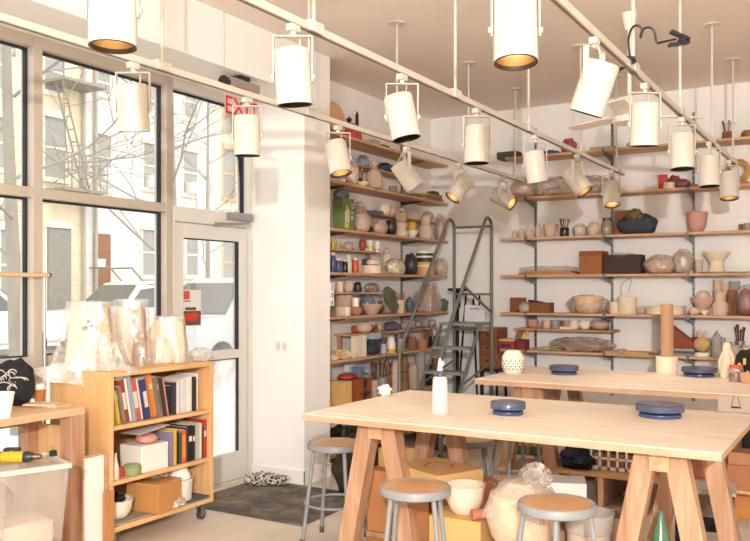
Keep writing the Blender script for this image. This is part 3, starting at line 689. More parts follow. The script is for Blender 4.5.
carton('foam_block', 'white foam block with a cut corner behind the brown-seat stool', (-1.49, 4.56, .331), (.24, .2, .2), mc('#efe7dc', 'clay', .03), R(20), cat='block')
carton('wooden_crate', 'low pale wooden crate under the white foam block', (-1.57, 4.56, 0), (.42, .26, .33), LUMBER, R(3), cat='crate')
pot('plaster_mould', 'round grey plaster mould behind the brown-seat stool', 'mould', 'tub', mc('#b9aea3', 'clay', .05), (-1.26, 4.26, .35), .26, .1)
pot('plaster_drum', 'squat plaster drum under the round grey mould', 'drum', 'solid', mc('#c9b49d', 'clay', .05), (-1.26, 4.26, 0), .22, .35)
for i, (x, y, z, w, h, lab) in enumerate([(-1.18, 4.03, .0, .2, .2, 'stacked cream plaster bowl mould on the floor, lower one'), (-1.185, 4.03, .2, .22, .1, 'cream plaster bowl mould resting on another by the brown-seat stool')]):
    pot('plaster_mould', lab, 'mould', 'bowl', mc('#dcc5ac', 'clay', .05), (x, y, z), w, h)
p = pt(608, 541, z=.1)
pot('clay_cylinder_pot', 'wide pale clay cylinder pot standing on floor by the right trestle', 'pot', 'cyl', mc('#c7ad99', 'clay', .05), (-1.215, 4.49, .0), .2, .39)
random.seed(4)
for i, lab in enumerate(['wood offcut lying across the plaster moulds under the front table', 'short wood offcut by the clay cylinder pot', 'flat pale wood offcut nearest the right trestle foot']):
    single('wood_offcut', M().box((0, 0, .02), (.22-.03*i, .05, .035)), LUMBER, lab, 'offcut', (-1.0+.03*i, 4.1+.06*i, .221+.041*i), .5+.8*i, bev=.002)
single('wooden_crate', M().bx((-.1, -.12, 0), (.1, .12, .22)), LUMBER, 'wooden crate under the wood offcuts', 'crate', (-.97, 4.16, 0), R(10), bev=.003)
p = pt(661, 510, Y=4.4)
cn = M().lathe(prof('cone', .2, p.z-.1), 20)
single('glass_cone', cn, mc('#5f8763', 'gloss', .3), 'green pointed cone between the right trestle legs', 'cone', (p.x, 4.4, .1))
# step stand beyond
sd = thing('metal_stand', 'dark metal stand with orange shelf behind the right trestle', 'stand', (-.86, 5.3, 0), R(8))
for x in (-.15, .15):
    for y in (-.12, .12): part('leg', M().box((x, y, .2), (.025, .025, .4)), BLACK, sd)
part('top', M().bx((-.17, -.14, .4), (.17, .14, .42)), mc('#a8a29a', 'card'), sd)
part('shelf', M().bx((-.16, -.13, .18), (.16, .13, .2)), BLACK, sd)
# ---- lower shelf of the back table
zS = .252
def SH(u, Y): p = pt(u, Y=Y); return Vector((p.x, Y, zS))
p = SH(613, 6.2); k = mpp(p); cw, ch, cdp = 44*k, 35*k, .3
cr_ = thing('plastic_crate', 'white lattice plastic crate on the shelf under the back table', 'crate', p, 0)
CW = mc('#f3efe9', 'plastic', .02)
def lattice(w, h, nx, nz, y):
    m = M(); b = .017
    for i in range(nx+1): m.box((-w/2 + w*i/nx, y, h/2), (b, .006, h))
    for j in range(nz+1): m.box((0, y, h*j/nz if 0 < j < nz else (b/2 if j == 0 else h-b)), (w, .006, b if 0 < j < nz else b*2))
    return m
part('front_lattice', lattice(cw, ch, 5, 3, 0), CW, cr_)
part('rear_lattice', lattice(cw, ch, 5, 3, cdp), CW, cr_)
sl = M()
for x in (-cw/2, cw/2):
    for j in range(4): sl.bx((x-.003, 0, ch*j/3-.006 if j else 0), (x+.003, cdp, ch*j/3+.006))
    for i in range(5): sl.bx((x-.003, cdp*i/4-.006, 0), (x+.003, cdp*i/4+.006, ch))
part('side_lattice', sl, CW, cr_); part('bottom', M().bx((-cw/2, 0, 0), (cw/2, cdp, .008)), CW, cr_)
cols = ['#b08a74', '#a8663f', '#b9774a', '#9b5a3a', '#8f8278', '#a9a099', '#b49c88', '#8d7a6a']
words_ = ['grey', 'rust', 'ochre', 'brick', 'stone', 'ash', 'buff', 'umber']
for i in range(8):
    x = -cw*.36 + (i % 4)*cw*.24; zq = .01 + (i//4)*ch*.48
    single('clay_lump', M().blob((cw*.25, .14, ch*.47), i, .05, 2, 16, p=7), mc(cols[i], 'clay'), '%s lump in the white crate, %s in the %s row' % (words_[i], ['first', 'second', 'third', 'last'][i % 4], 'upper' if i > 3 else 'lower'), 'clay lump', (p.x+x, p.y+.083, zS+zq), 0, 'lumps in the white crate')
p = SH(577, 6.2)
single('cloth_bag', M().blob((.26, .3, .16), 12, .4, 2.4, 26), mc('#1f2436', 'cloth', .3), 'dark navy cloth bag beside the white lattice crate', 'bag', p)
single('plastic_bag', M().blob((.3, .26, .2), 6, .3, 3, 24, True, ridge=True), mc('#8a837c', 'plastic', .2), 'grey sack behind the navy cloth bag under the back table', 'bag', (p.x-.02, p.y+.3, zS))
for i, (u, c, w, h, lab) in enumerate([(521, '#56603a', .09, .27, 'olive green bottle, first of four under the back table'), (529, '#8f9248', .07, .26, 'green bottle with yellow band under the back table'), (537, '#5d6a42', .08, .26, 'green bottle beside the trestle leg under the back table'), (513, '#3f4630', .08, .24, 'dark green bottle at the shelf end under the back table')]):
    q = pt(u, Y=6.45); b = thing('glaze_bottle', lab, 'bottle', (q.x, 6.45, zS)); part('body', lathe('jar', w, h, 20), mc(c, 'gloss'), b)
    part('cap', M().lathe([(0, h), (w*.3, h), (w*.3, h+.03), (0, h+.03)], 16), mc('#2e3022', 'plastic'), b)
    part('label', M().lathe([(w*.505, h*.3), (w*.505, h*.65)], 24), mc('#d6b23c' if i == 1 else '#b9b58d', 'paper'), b)
single('lower_board', M().bx((-2.6, 6.3, .13), (-2.06, 6.8, .15)), LUMBER, 'short board under the bottles at the end of the back table', 'board', bev=.002)
for (u, v0, v1, w, c, lab) in [(741, 493, 472, 22, '#a9714d', 'brown wooden box stacked low on the shelf end under the back table'), (741, 472, 460, 20, '#b07a58', 'smaller brown box resting on the wooden box under the back table')]:
    q = pt(u, Y=6.25); k = mpp(q); zb = zS if v0 == 493 else zS+21*k+.001
    carton('wooden_box', lab, (q.x, 6.25, zb), (w*k, .2, (v0-v1)*k), mc(c, 'card'), 0)
q = pt(706, Y=6.3); carton('cardboard_box', 'reddish cardboard box seen past the right trestle under the back table', (q.x+.03, 6.45, zS), (.34, .3, .3), mc('#a2664e', 'card'), 0)
pot('mixing_bowl', 'dark metal bowl stored on the right of the shelf under the back table', 'bowl', 'bowl', mc('#2c2a2b', 'gloss'), (pt(742, Y=6.7).x, 6.75, zS), .36, .3)
carton('clay_box', 'orange clay carton on the floor under the back table', (-.62, 6.5, 0), (.5, .4, .2), mc('#c58142', 'card'), R(6))
# bag and clutter by the pillar
single('sack', M().blob((.4, .34, .5), 21, .25, 2, 26), mc('#3d3423', 'cloth', .3), 'dark olive sack on the floor behind the stool by the pillar', 'sack', (-3.45, 5.5, 0))
cb = M(); random.seed(8)
pp = [Vector((math.cos(i*.9)*(.1+.015*i % .1), math.sin(i*.9)*.08, .02+.008*i)) for i in range(26)]
single('cable_coil', cb.tube(smooth(pp, 4), .008, 6), BLACK, 'black coiled cable on top of the olive sack', 'cable', (-3.42, 5.52, .47))
single('wood_offcut', M().box((0, 0, .03), (.3, .07, .05)), LUMBER, 'split wood offcut on the floor under the stool by the mat', 'offcut', (-2.86, 4.82, 0), .5, bev=.004)
single('wood_offcut', M().box((0, 0, .02), (.24, .05, .04)), LUMBER, 'thin wood offcut leaning on another beside the pallet', 'offcut', (-2.84, 4.86, .056), .1, bev=.004)
# ================================================================ LEFT FOREGROUND: work bench, rack, bookcase
bx0, bx1, by1 = -4.5, -4.0, 3.34
wb = thing('work_bench', 'low pine work bench along the window with cups on top', 'bench', (0, 0, 0))
part('top', M().bx((bx0, 1.2, .862), (bx1, by1, .905)), wood('#e6c09c', '#cf9d70', 'Y', 1), wb, .003)
for x in (bx0+.06, bx1-.05):
    for y in (1.3, by1-.05): part('leg', M().bx((x-.05, y-.05, 0), (x+.05, y+.05, .862)), LUMBER, wb, .004)
part('rail', M().bx((bx0+.02, 1.3, .77), (bx0+.06, by1-.06, .862)), LUMBER, wb, .002)
part('end_panel', M().bx((bx0+.11, by1-.03, .05), (bx1-.1, by1-.012, .78)), BIRCH, wb, .002)
# on the bench
def BE(u, v): return pt(u, v, z=.905)
p = BE(14, 405)
bp = thing('backpack', 'black cloth tote bag with a pale swirl print on the bench', 'bag', p, YAW)
part('cloth', M().sheet(1, 1, lambda a, b: (a*.01, b*.01, .02), .002).blob((.22, .14, .29), 2, .22, 2.1, 30, p=2.6), mc('#222223', 'cloth', .35), bp)
m = M(); random.seed(3)
for i in range(10):
    x, z = -.06 + .13*random.random(), .1 + .12*random.random()
    m.tube([(x + .018*math.cos(a)*(1+.3*i % 2), -.066-.01*math.cos(x*20), z + .018*math.sin(a)) for a in [k*.8 for k in range(6)]], .0035, 5)
part('swirl_print', m, mc('#c9c2b6', 'cloth'), bp)
CUPW = mc('#f3efe8', 'paper', .02)
p = BE(3, 418)
c = thing('paper_cup', 'plain white paper cup at the bench edge before the black bag', 'cup', p); k = mpp(p)
part('body', M().lathe([(0, 0), (7.2*k, 0), (10.5*k, 24*k), (10.3*k, 25*k), (9.8*k, 24*k), (6.8*k, .5*k), (0, .4*k)], 28), CUPW, c)
part('rim', M().lathe([(9.9*k, 24*k), (11*k, 24*k), (11*k, 25.6*k), (9.9*k, 25.6*k), (9.9*k, 24*k)], 28), CUPW, c)
p = BE(38, 401); k = mpp(p)
c = thing('coffee_cup', 'brown paper coffee cup with a white lid on the bench', 'cup', p)
part('body', M().lathe([(0, 0), (5.6*k, 0), (7.2*k, 12*k), (0, 12*k)], 28), mc('#b97a44', 'paper', .06), c)
part('lid', M().lathe([(0, 12*k), (8*k, 12*k), (8*k, 13.4*k), (7*k, 14*k), (6.8*k, 17*k), (5.8*k, 17.5*k), (0, 16.5*k)], 28), CUPW, c)
p = BE(50, 406)
for i, (dx, dy, rz, lab) in enumerate([(0, 0, .2, 'lower of two thin wood sheets lying beside the coffee cup'), (-.02, -.03, .5, 'upper of two thin wood sheets lying beside the coffee cup')]):
    single('wood_sheet', M().box((0, 0, .005), (.2, .13, .009)), wood('#ead0b0', '#d6b085', 'X'), lab, 'board', (p.x+dx, p.y+dy, .905+.0095*i), rz, bev=.001)
single('paper_towel', M().blob((.05, .04, .035), 14, .3, 3, 16), CUPW, 'small crumpled white tissue between the black bag and the coffee cup', 'tissue', BE(32, 404))
# plastic tote below
p = pt(72, 463, z=.72)
tw, td, th_ = .37, .66, .42
TR = R(-20); TM = Matrix.Rotation(TR, 3, 'Z'); tc_ = Vector((p.x, p.y, 0)) - TM @ Vector((tw/2, td/2, 0))
tt = thing('storage_tote', 'clear plastic storage tote with pale clay inside, beside the bench leg', 'tote', (tc_.x, tc_.y, .3), TR)
def shell(w0, d0, w1, d1, z0, z1, t):
    m = M()
    o = [(-1, -1), (1, -1), (1, 1), (-1, 1)]
    for i in range(4):
        a, b = o[i], o[(i+1) % 4]
        vs = []
        for (w, d, z) in ((w0, d0, z0), (w1, d1, z1)):
            for q in (a, b): vs.append((q[0]*w/2, q[1]*d/2, z))
            for q in (b, a): vs.append((q[0]*(w/2-t), q[1]*(d/2-t), z))
        m.add(vs, [(0, 1, 5, 4), (2, 3, 7, 6), (4, 5, 6, 7), (0, 3, 2, 1)])
    return m
TOTE = film('frosted_tote_plastic', '#d9d0c5', .28, .05, .6, .35)
part('wall', shell(tw-.08, td-.08, tw-.02, td-.02, 0, th_-.02, .004), TOTE, tt)
part('base', M().bx((-tw/2+.04, -td/2+.04, 0), (tw/2-.04, td/2-.04, .005)), TOTE, tt)
part('rim', shell(tw, td, tw, td, th_-.025, th_, .018), mc('#cfc5b7', 'plastic', .02), tt, .003)
part('ridge', M().box((tw/2-.016, .0, th_/2), (.012, .02, th_-.06), Matrix.Rotation(.075, 3, 'Y')), TOTE, tt)
part('lid', M().bx((-tw/2+.022, -td/2+.022, th_-.012), (tw/2-.022, td/2-.022, th_-.006)), TOTE, tt)
single('clay_slab', M().blob((tw-.1, td-.12, .14), 3, .06, 3, 30, p=7), mc('#e9d8c1', 'clay', .05), 'block of pale clay lying inside the clear tote', 'clay block', (tc_.x, tc_.y, .308), TR)
q = tc_ + TM @ Vector((-.02, .0, 0))
single('cloth_bundle', M().blob((.16, .2, .2), 7, .3, 2.2, 20), mc('#a2888a', 'cloth', .2), 'mauve cloth bundle inside the clear tote', 'cloth', (q.x, q.y, .445), TR)
carton('packing_box', 'plain carton under the clear storage tote', (tc_.x, tc_.y, 0), (.38, .64, .295), mc('#b5583c', 'card'), TR)
p = pt(21, 461, z=.725)
dr = thing('cordless_drill', 'yellow and black cordless drill lying on the clear tote', 'drill', (p.x, p.y, .716), YAW + R(6))
DY, DK = mc('#d9ae1c', 'plastic', .06), mc('#2f2f30', 'plastic')
part('motor_body', M().lathe([(0, 0), (.02, 0), (.028, .012), (.029, .1), (.026, .112), (0, .112)], 20, (-.1, 0, .03), Matrix.Rotation(PI/2, 3, 'Y')), DY, dr)
part('rear_cap', M().lathe([(0, 0), (.018, 0), (.024, .012), (0, .012)], 18, (-.112, 0, .03), Matrix.Rotation(PI/2, 3, 'Y')), DK, dr)
part('handle', M().tube([(-.06, 0, .028), (-.075, .07, .024), (-.085, .12, .022)], .02, 10), DY, dr)
part('battery', M().box((-.088, .14, .026), (.08, .05, .05)), DK, dr, .005)
part('gear_case', M().lathe([(0, 0), (.027, 0), (.029, .01), (.028, .03), (.02, .05), (0, .05)], 20, (.0125, 0, .03), Matrix.Rotation(PI/2, 3, 'Y')), DK, dr)
part('chuck', M().cyl((.062, 0, .03), (.1, 0, .03), .017, .013, 16), mc('#8f6b50', 'metal'), dr)
p = pt(53, 456, z=.72)
single('binder_clip', M().prism([(-.014, 0), (.014, 0), (.004, .03), (-.004, .03)], -.018, .018).tube([(-.004, 0, .028), (-.006, -.012, .05), (-.006, .012, .05), (-.004, 0, .028)], .0018, 5), BLACK, 'black binder clip gripping the rim of the clear tote', 'clip', (p.x, p.y, .7205), TR, bev=.001)
# boards between bench and bookcase
def lean_board(label, u0, u1, vt, X, mat, th=.02, name='lean_board'):
    a, b = pt(u0, vt, X=X), pt(u1, vt, X=X)
    return single(name, M().bx((0, -abs(b.y-a.y)/2, 0), (th, abs(b.y-a.y)/2, (a.z+b.z)/2)), mat, label, 'board', (X-th, (a.y+b.y)/2, 0), bev=.002)
lean_board('white panel standing on edge between the bench and the bookcase', 86, 104, 457, -3.93, mc('#efe8de', 'paint', .03), .018, 'white_board')
lean_board('taller pine board behind the white panel', 84, 108.5, 454, -3.955, PINE, .02)
lean_board('short brown board leaning on the bookcase foot', 104.5, 114.5, 491, -3.905, wood('#c98e5e', '#a86d40', 'Z'), .016)
lean_board('narrow cream board standing behind the bench leg', 57, 62.5, 428, -4.3, mc('#efe4d0', 'paint', .03), .02)
# garment rack
gr = thing('garment_rack', 'slim metal garment rack with a wooden rail by the window', 'rack', (-4.46, 3.41, 0))
part('post', M().cyl((0, 0, .02), (0, 0, 1.685), .009, seg=10), mc('#c9c4bb', 'metal', .05), gr)
part('rail', M().cyl((0, .03, 1.69), (0, -1.5, 1.69), .014, seg=12), wood('#d8bd96', '#bf9c70', 'Y'), gr)
part('end_cap', M().cyl((0, .03, 1.69), (0, .04, 1.69), .015, seg=12), BLACK, gr)
part('post', M().cyl((0, -1.45, .02), (0, -1.45, 1.685), .009, seg=10), mc('#c9c4bb', 'metal', .05), gr)
part('base_bar', M().bx((-.012, -1.5, 0), (.012, .03, .02)), STEEL, gr)
# bookcase
kx0, kx1, ky0, ky1, kt = -4.5, -3.95, 3.48, 4.4, 1.097
bc = thing('bookcase', 'birch bookcase on casters filled with books below the window', 'bookcase', (0, 0, 0))
s_ = .03
part('side_panel', M().bx((kx0, ky0, .12), (kx1, ky0+s_, kt-s_)), BIRCH, bc, .001); part('side_panel', M().bx((kx0, ky1-s_, .12), (kx1, ky1, kt-s_)), BIRCH, bc, .001)
part('top', M().bx((kx0, ky0, kt-s_), (kx1, ky1, kt)), BIRCHY, bc, .001); part('bottom', M().bx((kx0, ky0+s_, .12), (kx1, ky1-s_, .15)), BIRCHY, bc, .001)
part('back_panel', M().bx((kx0, ky0+s_, .15), (kx0+.01, ky1-s_, kt-s_)), BIRCH, bc)
zs1, zs2 = .765, .43
for z in (zs1, zs2): part('shelf', M().bx((kx0+.01, ky0+s_, z-.025), (kx1-.005, ky1-s_, z)), BIRCHY, bc, .001)
for x in (kx0+.07, kx1-.06):
    for y in (ky0+.07, ky1-.06):
        c = part('caster', M().cyl((x-.014, y, .035), (x+.014, y, .035), .035, seg=20), mc('#4a4a4a', 'plastic'), bc)
        part('fork', M().bx((x-.022, y-.02, .03), (x-.016, y+.02, .1)).bx((x+.016, y-.02, .03), (x+.022, y+.02, .1)).bx((x-.028, y-.03, .1), (x+.028, y+.03, .12)), STEEL, c)
# books: (thickness px share, height, colour, words, lean degrees)
def book(label, X1, y, z, th, h, d, col, lean, grp, band=None):
    b = thing('book', label, 'book', (X1, y, z), 0, grp)
    rm = Matrix.Rotation(-lean, 3, 'X')
    # the spine faces +X; leaning in Y
    def sl(x0, x1, y0, y1, z0, z1): return M().add([rm @ Vector(v) for v in [(x0, y0, z0), (x1, y0, z0), (x1, y1, z0), (x0, y1, z0), (x0, y0, z1), (x1, y0, z1), (x1, y1, z1), (x0, y1, z1)]], [(3, 2, 1, 0), (4, 5, 6, 7), (0, 1, 5, 4), (1, 2, 6, 5), (2, 3, 7, 6), (3, 0, 4, 7)])
    cv = sl(-d, 0, 0, th, 0, h)
    part('cover', cv, mc(col, 'matte', .12), b, .001)
    part('pages', sl(-d+.003, -.006, .0015, th-.0015, h-.002, h+.0012), mc('#e9dfcc', 'paper'), b)
    if band: part('spine_band', sl(-.001, .0008, th*.15, th*.85, h*band[0], h*band[1]), mc(band[2], 'matte'), b)
    return b
tilt = R(11)
row1 = [('white', '#eee9e0', .022, .27, 0), ('yellow', '#c6a640', .018, .2, 1), ('thin black', '#2b2827', .012, .21, 1), ('grey-brown', '#8d7b66', .014, .22, 1), ('brick red', '#93412f', .034, .255, 1), ('white ring-bound', '#ece8e2', .022, .26, 1), ('grey curved folder', '#9ba1a8', .016, .275, 1), ('salmon red', '#c4604b', .042, .25, 1), ('cream', '#efe7d8', .02, .25, 1), ('royal blue', '#34396f', .036, .245, 1), ('orange-brown', '#c9762f', .028, .255, 1), ('thick orange', '#d58a35', .036, .262, 1), ('slim grey', '#7b746c', .014, .25, 1),
        ('brown', '#7d5a45', .016, .252, 1), ('olive grey', '#8a8069', .014, .25, 1), ('dark brown', '#4e3a30', .013, .245, 1), ('pink', '#d9949a', .02, .24, 1), ('black', '#27262a', .026, .18, -1), ('charcoal', '#3b3a3d', .02, .2, -1), ('white paperback', '#e9e4de', .03, .2, 0), ('lavender', '#b9b3c6', .02, .2, 0), ('grey and white', '#d6d1cb', .03, .215, 0), ('wide white', '#eeebe6', .042, .22, 0), ('pale cream', '#eadfce', .022, .225, 0), ('black slim', '#2e2b2b', .014, .22, 0), ('tan', '#cdb08f', .018, .2, 0), ('last white', '#f2efea', .02, .235, 0)]
tot = sum(r[2]*1.06 for r in row1); y = ky0+s_+.004; sc_ = (ky1-ky0-2*s_-.012)/(tot+.07)
for i, (nm, col, th, h, l) in enumerate(row1):
    th *= sc_
    if l == -1: lab_l = 0
    if i == 1: y += .045
    book('%s book on the upper shelf of the birch bookcase' % nm, kx1-.03-.012*(i % 3), y, zs1+.002, th, h*1.07, .19, col, -tilt if l == 1 else 0, 'books on the upper bookcase shelf', (.3, .7, '#d9cfbf') if i in (4, 7, 9) else ((.68, .8, '#d8c9a0') if i in (11, 2, 13) else None))
    y += th/math.cos(tilt)*1.02 if l == 1 else th*1.02
row2 = [('purple patterned', '#8d7d9c', .03, .24), ('bright yellow', '#dcb52a', .022, .255), ('black', '#232124', .018, .24), ('dark teal', '#3c4f52', .022, .225), ('vivid orange', '#dd5f2a', .034, .235), ('dark grey', '#3d3b3a', .016, .25), ('thick black', '#1f1d20', .034, .262), ('glossy black', '#2b2a2d', .022, .255), ('grey-green', '#b6b7a4', .034, .27), ('pale', '#ddd6c6', .018, .262), ('dark', '#453a36', .016, .24), ('red and black', '#b4402e', .026, .285)]
y = ky1-s_-.004
for i, (nm, col, th, h) in enumerate(row2[::-1]):
    y -= th*1.22
    book('%s book standing on the middle shelf of the birch bookcase' % nm, kx1-.03, y, zs2+.002, th*1.18, h*.93, .19, col, 0, 'books on the middle bookcase shelf', (.15, .85, '#d99a3a') if i in (7,) else ((.55, .7, '#d9d2c4') if i in (0, 4, 5) else None))
ybk = y
# left part of the middle shelf
wbx = carton('paper_box', 'white paper box on the middle bookcase shelf', (kx1-.13, ybk-.13, zs2), (.2, .23, .17), mc('#eee7dd', 'paper', .03), 0)
single('pink_bundle', M().blob((.14, .13, .07), 5, .25, 3, 18), mc('#dc9f8c', 'cloth'), 'pink crumpled cloth on the white paper box', 'cloth', (kx1-.1, ybk-.14, zs2+.171))
single('paper_sheet', M().sheet(6, 4, lambda a, b: (-.09+.18*b, -.13+.26*a, .02+.03*a), .003), mc('#cfc6c4', 'paper'), 'grey magazine lying over the pink cloth in the bookcase', 'magazine', (kx1-.1, ybk-.15, zs2+.23))
gb = thing('glue_bottle', 'small clear glue bottle at the end of the middle bookcase shelf', 'bottle', (kx1-.05, ky0+s_+.06, zs2))
part('body', lathe('jar', .04, .1, 16), mc('#d8cdbb', 'plastic'), gb); part('nozzle', M().lathe([(0, .1), (.014, .1), (.006, .16), (0, .16)], 12), mc('#c8beb0', 'plastic'), gb)
carton('red_tin', 'small red cube tin on the middle bookcase shelf', (kx1-.09, ky0+s_+.12, zs2), (.06, .06, .06), mc('#b8402e', 'plastic'), .3, cat='tin')
pot('green_tin', 'round green tin on the middle bookcase shelf', 'tin', 'jar', mc('#8a9a68', 'plastic'), (kx1-.07, ky0+s_+.21, zs2), .12, .065)
# bottom shelf
zb = .151
wbw = thing('clay_bowl', 'white bowl holding black wire on the bottom bookcase shelf', 'bowl', (kx1-.14, ky0+s_+.135, zb+.012))
part('body', lathe('deep', .23, .12), mc('#eadfce', 'clay', .04), wbw)
single('wire_tangle', M().tube(smooth([(.06*math.cos(i*1.7), .06*math.sin(i*2.3), .02+.05*((i*37) % 10)/10) for i in range(22)], 4), .006, 5), BLACK, 'black wire tangle in the white bowl on the bottom shelf', 'wire', (kx1-.14, ky0+s_+.135, zb+.09))
single('cardboard_sheet', M().bx((-.16, -.2, 0), (.16, .2, .01)), mc('#9b9283', 'card'), 'grey cardboard sheet under the white bowl in the bookcase', 'card', (kx1-.18, ky0+s_+.22, zb), bev=.001)
kb = carton('cardboard_box', 'crumpled brown cardboard box on the bottom bookcase shelf', (kx1-.1, ky0+.46, zb+.011), (.26, .24, .19), mc('#c18a4f', 'card', .1), .12, tape=False)
single('plastic_bag', M().blob((.2, .2, .1), 15, .35, 3, 20, ridge=True), FILM, 'clear plastic bag on the cardboard box in the bookcase', 'plastic bag', (kx1-.13, ky0+.5, zb+.203))
wc = thing('plastic_tub', 'white plastic tub with a domed lid on the bottom bookcase shelf', 'tub', (kx1-.12, ky1-.22, zb))
part('body', lathe('tub', .2, .16), mc('#f0ece6', 'plastic', .02), wc); part('lid', M().lathe([(a, b+.161) for a, b in prof('dome', .17, .09)], 28), mc('#f5f2ee', 'plastic', .02), wc)
single('plastic_bag', M().blob((.12, .16, .08), 16, .4, 3, 20, ridge=True), MILK, 'milky plastic bag hanging over the bottom shelf edge', 'plastic bag', (kx1-.02, ky1-.36, zb))
for i, (dx, dz) in enumerate([(0, 0), (.01, .009)]): single('magazine', M().bx((-.1, -.1, 0), (.1, .1, .008)), mc('#5d6066' if i else '#86888a', 'paper'), ['grey magazine flat at the end of the bottom shelf, lower one', 'dark magazine flat on top of the grey one, bottom shelf'][i], 'magazine', (kx1-.11+dx, ky1-.135, zb+dz+.0005))
# wrapped sculptures on the bookcase
def wrapped(name, label, p, size, body, bodymat, wrap, rz=0, flm=MILK, drape=None, seed=1):
    t = thing(name, label, 'sculpture', p, rz)
    part('block', body, bodymat, t, .006)
    part('plastic_wrap', wrap, flm, t)
    return t
CREAM = mc('#dfd1b6', 'clay', .05); TAN = mc('#c9a273', 'clay', .1)
MILK2 = film('milky_wrapping', '#fbf8f2', .27, .07, 5, .22)
p = Vector((-4.24, 3.58, kt)); h = .4
t = thing('wrapped_slab', 'tall cream clay slab with finger holes under plastic on the bookcase', 'sculpture', p, R(40))
part('slab', M().prism([(-.15, 0), (.055, 0), (.045, h), (-.1, h*.99)], -.07, .05), CREAM, t, .008)
part('edge', M().prism([(.056, 0), (.15, 0), (.115, h*.97), (.046, h)], -.07, .06), TAN, t, .006)
m = M()
for (x, z, r_) in ((-.02, .26, .017), (.0, .3, .011), (.02, .275, .01)): m.cyl((x, -.076, z), (x, -.069, z), r_, seg=16)
part('finger_holes', m, mc('#4a3d30', 'clay'), t)
part('plastic_wrap', M().wrap((.28, .17), (.5, .3), .425, 3, .09), MILK2, t)
def drape(a, b):
    x = -.34 + .66*a
    return (x, -.11-.03*math.sin(9*a)-.03*b, .012 + .05*(1-b)*math.sin(PI*a) - .1*math.sin(PI*a)**.8*b + .006*math.sin(23*a)*b)
part('plastic_drape', M().sheet(30, 8, drape, .0015), MILK2, t)
p = Vector((-4.25, 3.925, kt))
t = thing('wrapped_figure', 'rough cream and brown clay sculpture under plastic, in the middle of the bookcase', 'sculpture', p, R(42))
part('block', M().blob((.14, .13, .4), 11, .07, 2.2, 28, p=5, o=(-.045, 0, 0)), CREAM, t)
part('edge', M().blob((.085, .13, .42), 9, .14, 3.4, 24, p=4, o=(.055, -.02, 0)), mc('#a87c58', 'clay', .3), t)
part('plastic_wrap', M().wrap((.22, .17), (.31, .23), .435, 12, .12), MILK2, t)
p = Vector((-4.2, 4.215, kt))
t = thing('wrapped_block', 'squat cream clay block tied in plastic at the door end of the bookcase', 'sculpture', p, R(38))
part('block', M().prism([(-.16, 0), (.13, 0), (.11, .29), (-.07, .3), (-.15, .2)], -.09, .09), mc('#dccbad', 'clay', .05), t, .02)
part('plastic_wrap', M().wrap((.22, .2), (.32, .25), .315, 18, .09), MILK2, t)
part('loose_plastic', M().blob((.16, .2, .1), 19, .25, 3, 26, True, ridge=True, o=(.22, .02, 0)), MILK2, t)
single('dark_tool', M().bx((-.03, -.02, 0), (.03, .02, .07)), mc('#3c4043', 'plastic'), 'small dark tool block between the wrapped sculptures', 'tool', (-4.2, 3.735, kt), .4, bev=.006)
# ================================================================ SHELVES
ZB = [.96, 1.355, 1.755, 2.15, 2.58, 3.01]
TH = .024
SHELFN = {.96: 'lowest', 1.355: 'second lowest', 1.755: 'third from the bottom', 2.15: 'fourth from the bottom', 2.58: 'second highest', 3.01: 'topmost'}
BRK = mc('#6e746f', 'metal', .1)
stdx = [-3.14, -2.31, -1.51, -.7, .1, .9]
xa_, xb_ = -3.43, 1.2
for i, x in enumerate(stdx):
    m = M().bx((x-.013, YB-.014, .5), (x+.013, YB, 3.35))
    t = thing('shelf_upright', 'slotted metal shelf upright on the back wall, number %d counted from the ladder' % (i+1), 'upright', (0, 0, 0), 0, 'slotted uprights of the back wall')
    part('rail', m, ZINC, t)
    s = M()
    for k in range(56): s.bx((x-.004, YB-.0155, .54+k*.05), (x+.004, YB-.0138, .565+k*.05))
    part('slots', s, BLACK, t, kind='stuff')
for z in ZB:
    xs = xa_ if z < 3 else -3.36
    if z > 2.5 and z < 2.7: xs = -3.3
    t = thing('wall_shelf', 'long pine shelf on the back wall, the %s one' % SHELFN[z], 'shelf', (0, 0, 0), 0, 'long pine shelves on the back wall')
    dp = .33 if z > 2.9 else .3
    part('board', M().bx((xs, YB-.016-dp, z-TH), (xb_, YB-.016, z)), PINE, t, .002)
    for x in stdx:
        b = M().hexa([(x-.006, YB-.016, z-TH-.075), (x+.006, YB-.016, z-TH-.075), (x+.006, YB-.016, z-TH), (x-.006, YB-.016, z-TH)],
                     [(x-.006, YB-dp-.01, z-TH-.022), (x+.006, YB-dp-.01, z-TH-.022), (x+.006, YB-dp-.01, z-TH), (x-.006, YB-dp-.01, z-TH)])
        b.bx((x-.014, YB-dp-.019, z-TH-.012), (x+.014, YB-dp-.014, z+.006))
        part('bracket', b, BRK, t)
t = thing('mug_shelf', 'short pine shelf carrying mugs, under the second lowest long shelf', 'shelf', (0, 0, 0))
a, b = pt(514, Y=8.38).x, pt(614, Y=8.38).x
part('board', M().bx((a, 8.37, 1.168), (b, 8.62, 1.188)), wood('#c58a57', '#9a6238', 'X', 1.2), t, .002)
for x in (a+.15, b-.12): part('hanger', M().bx((x-.008, 8.6, 1.188), (x+.008, 8.615, 1.331)), BRK, t)
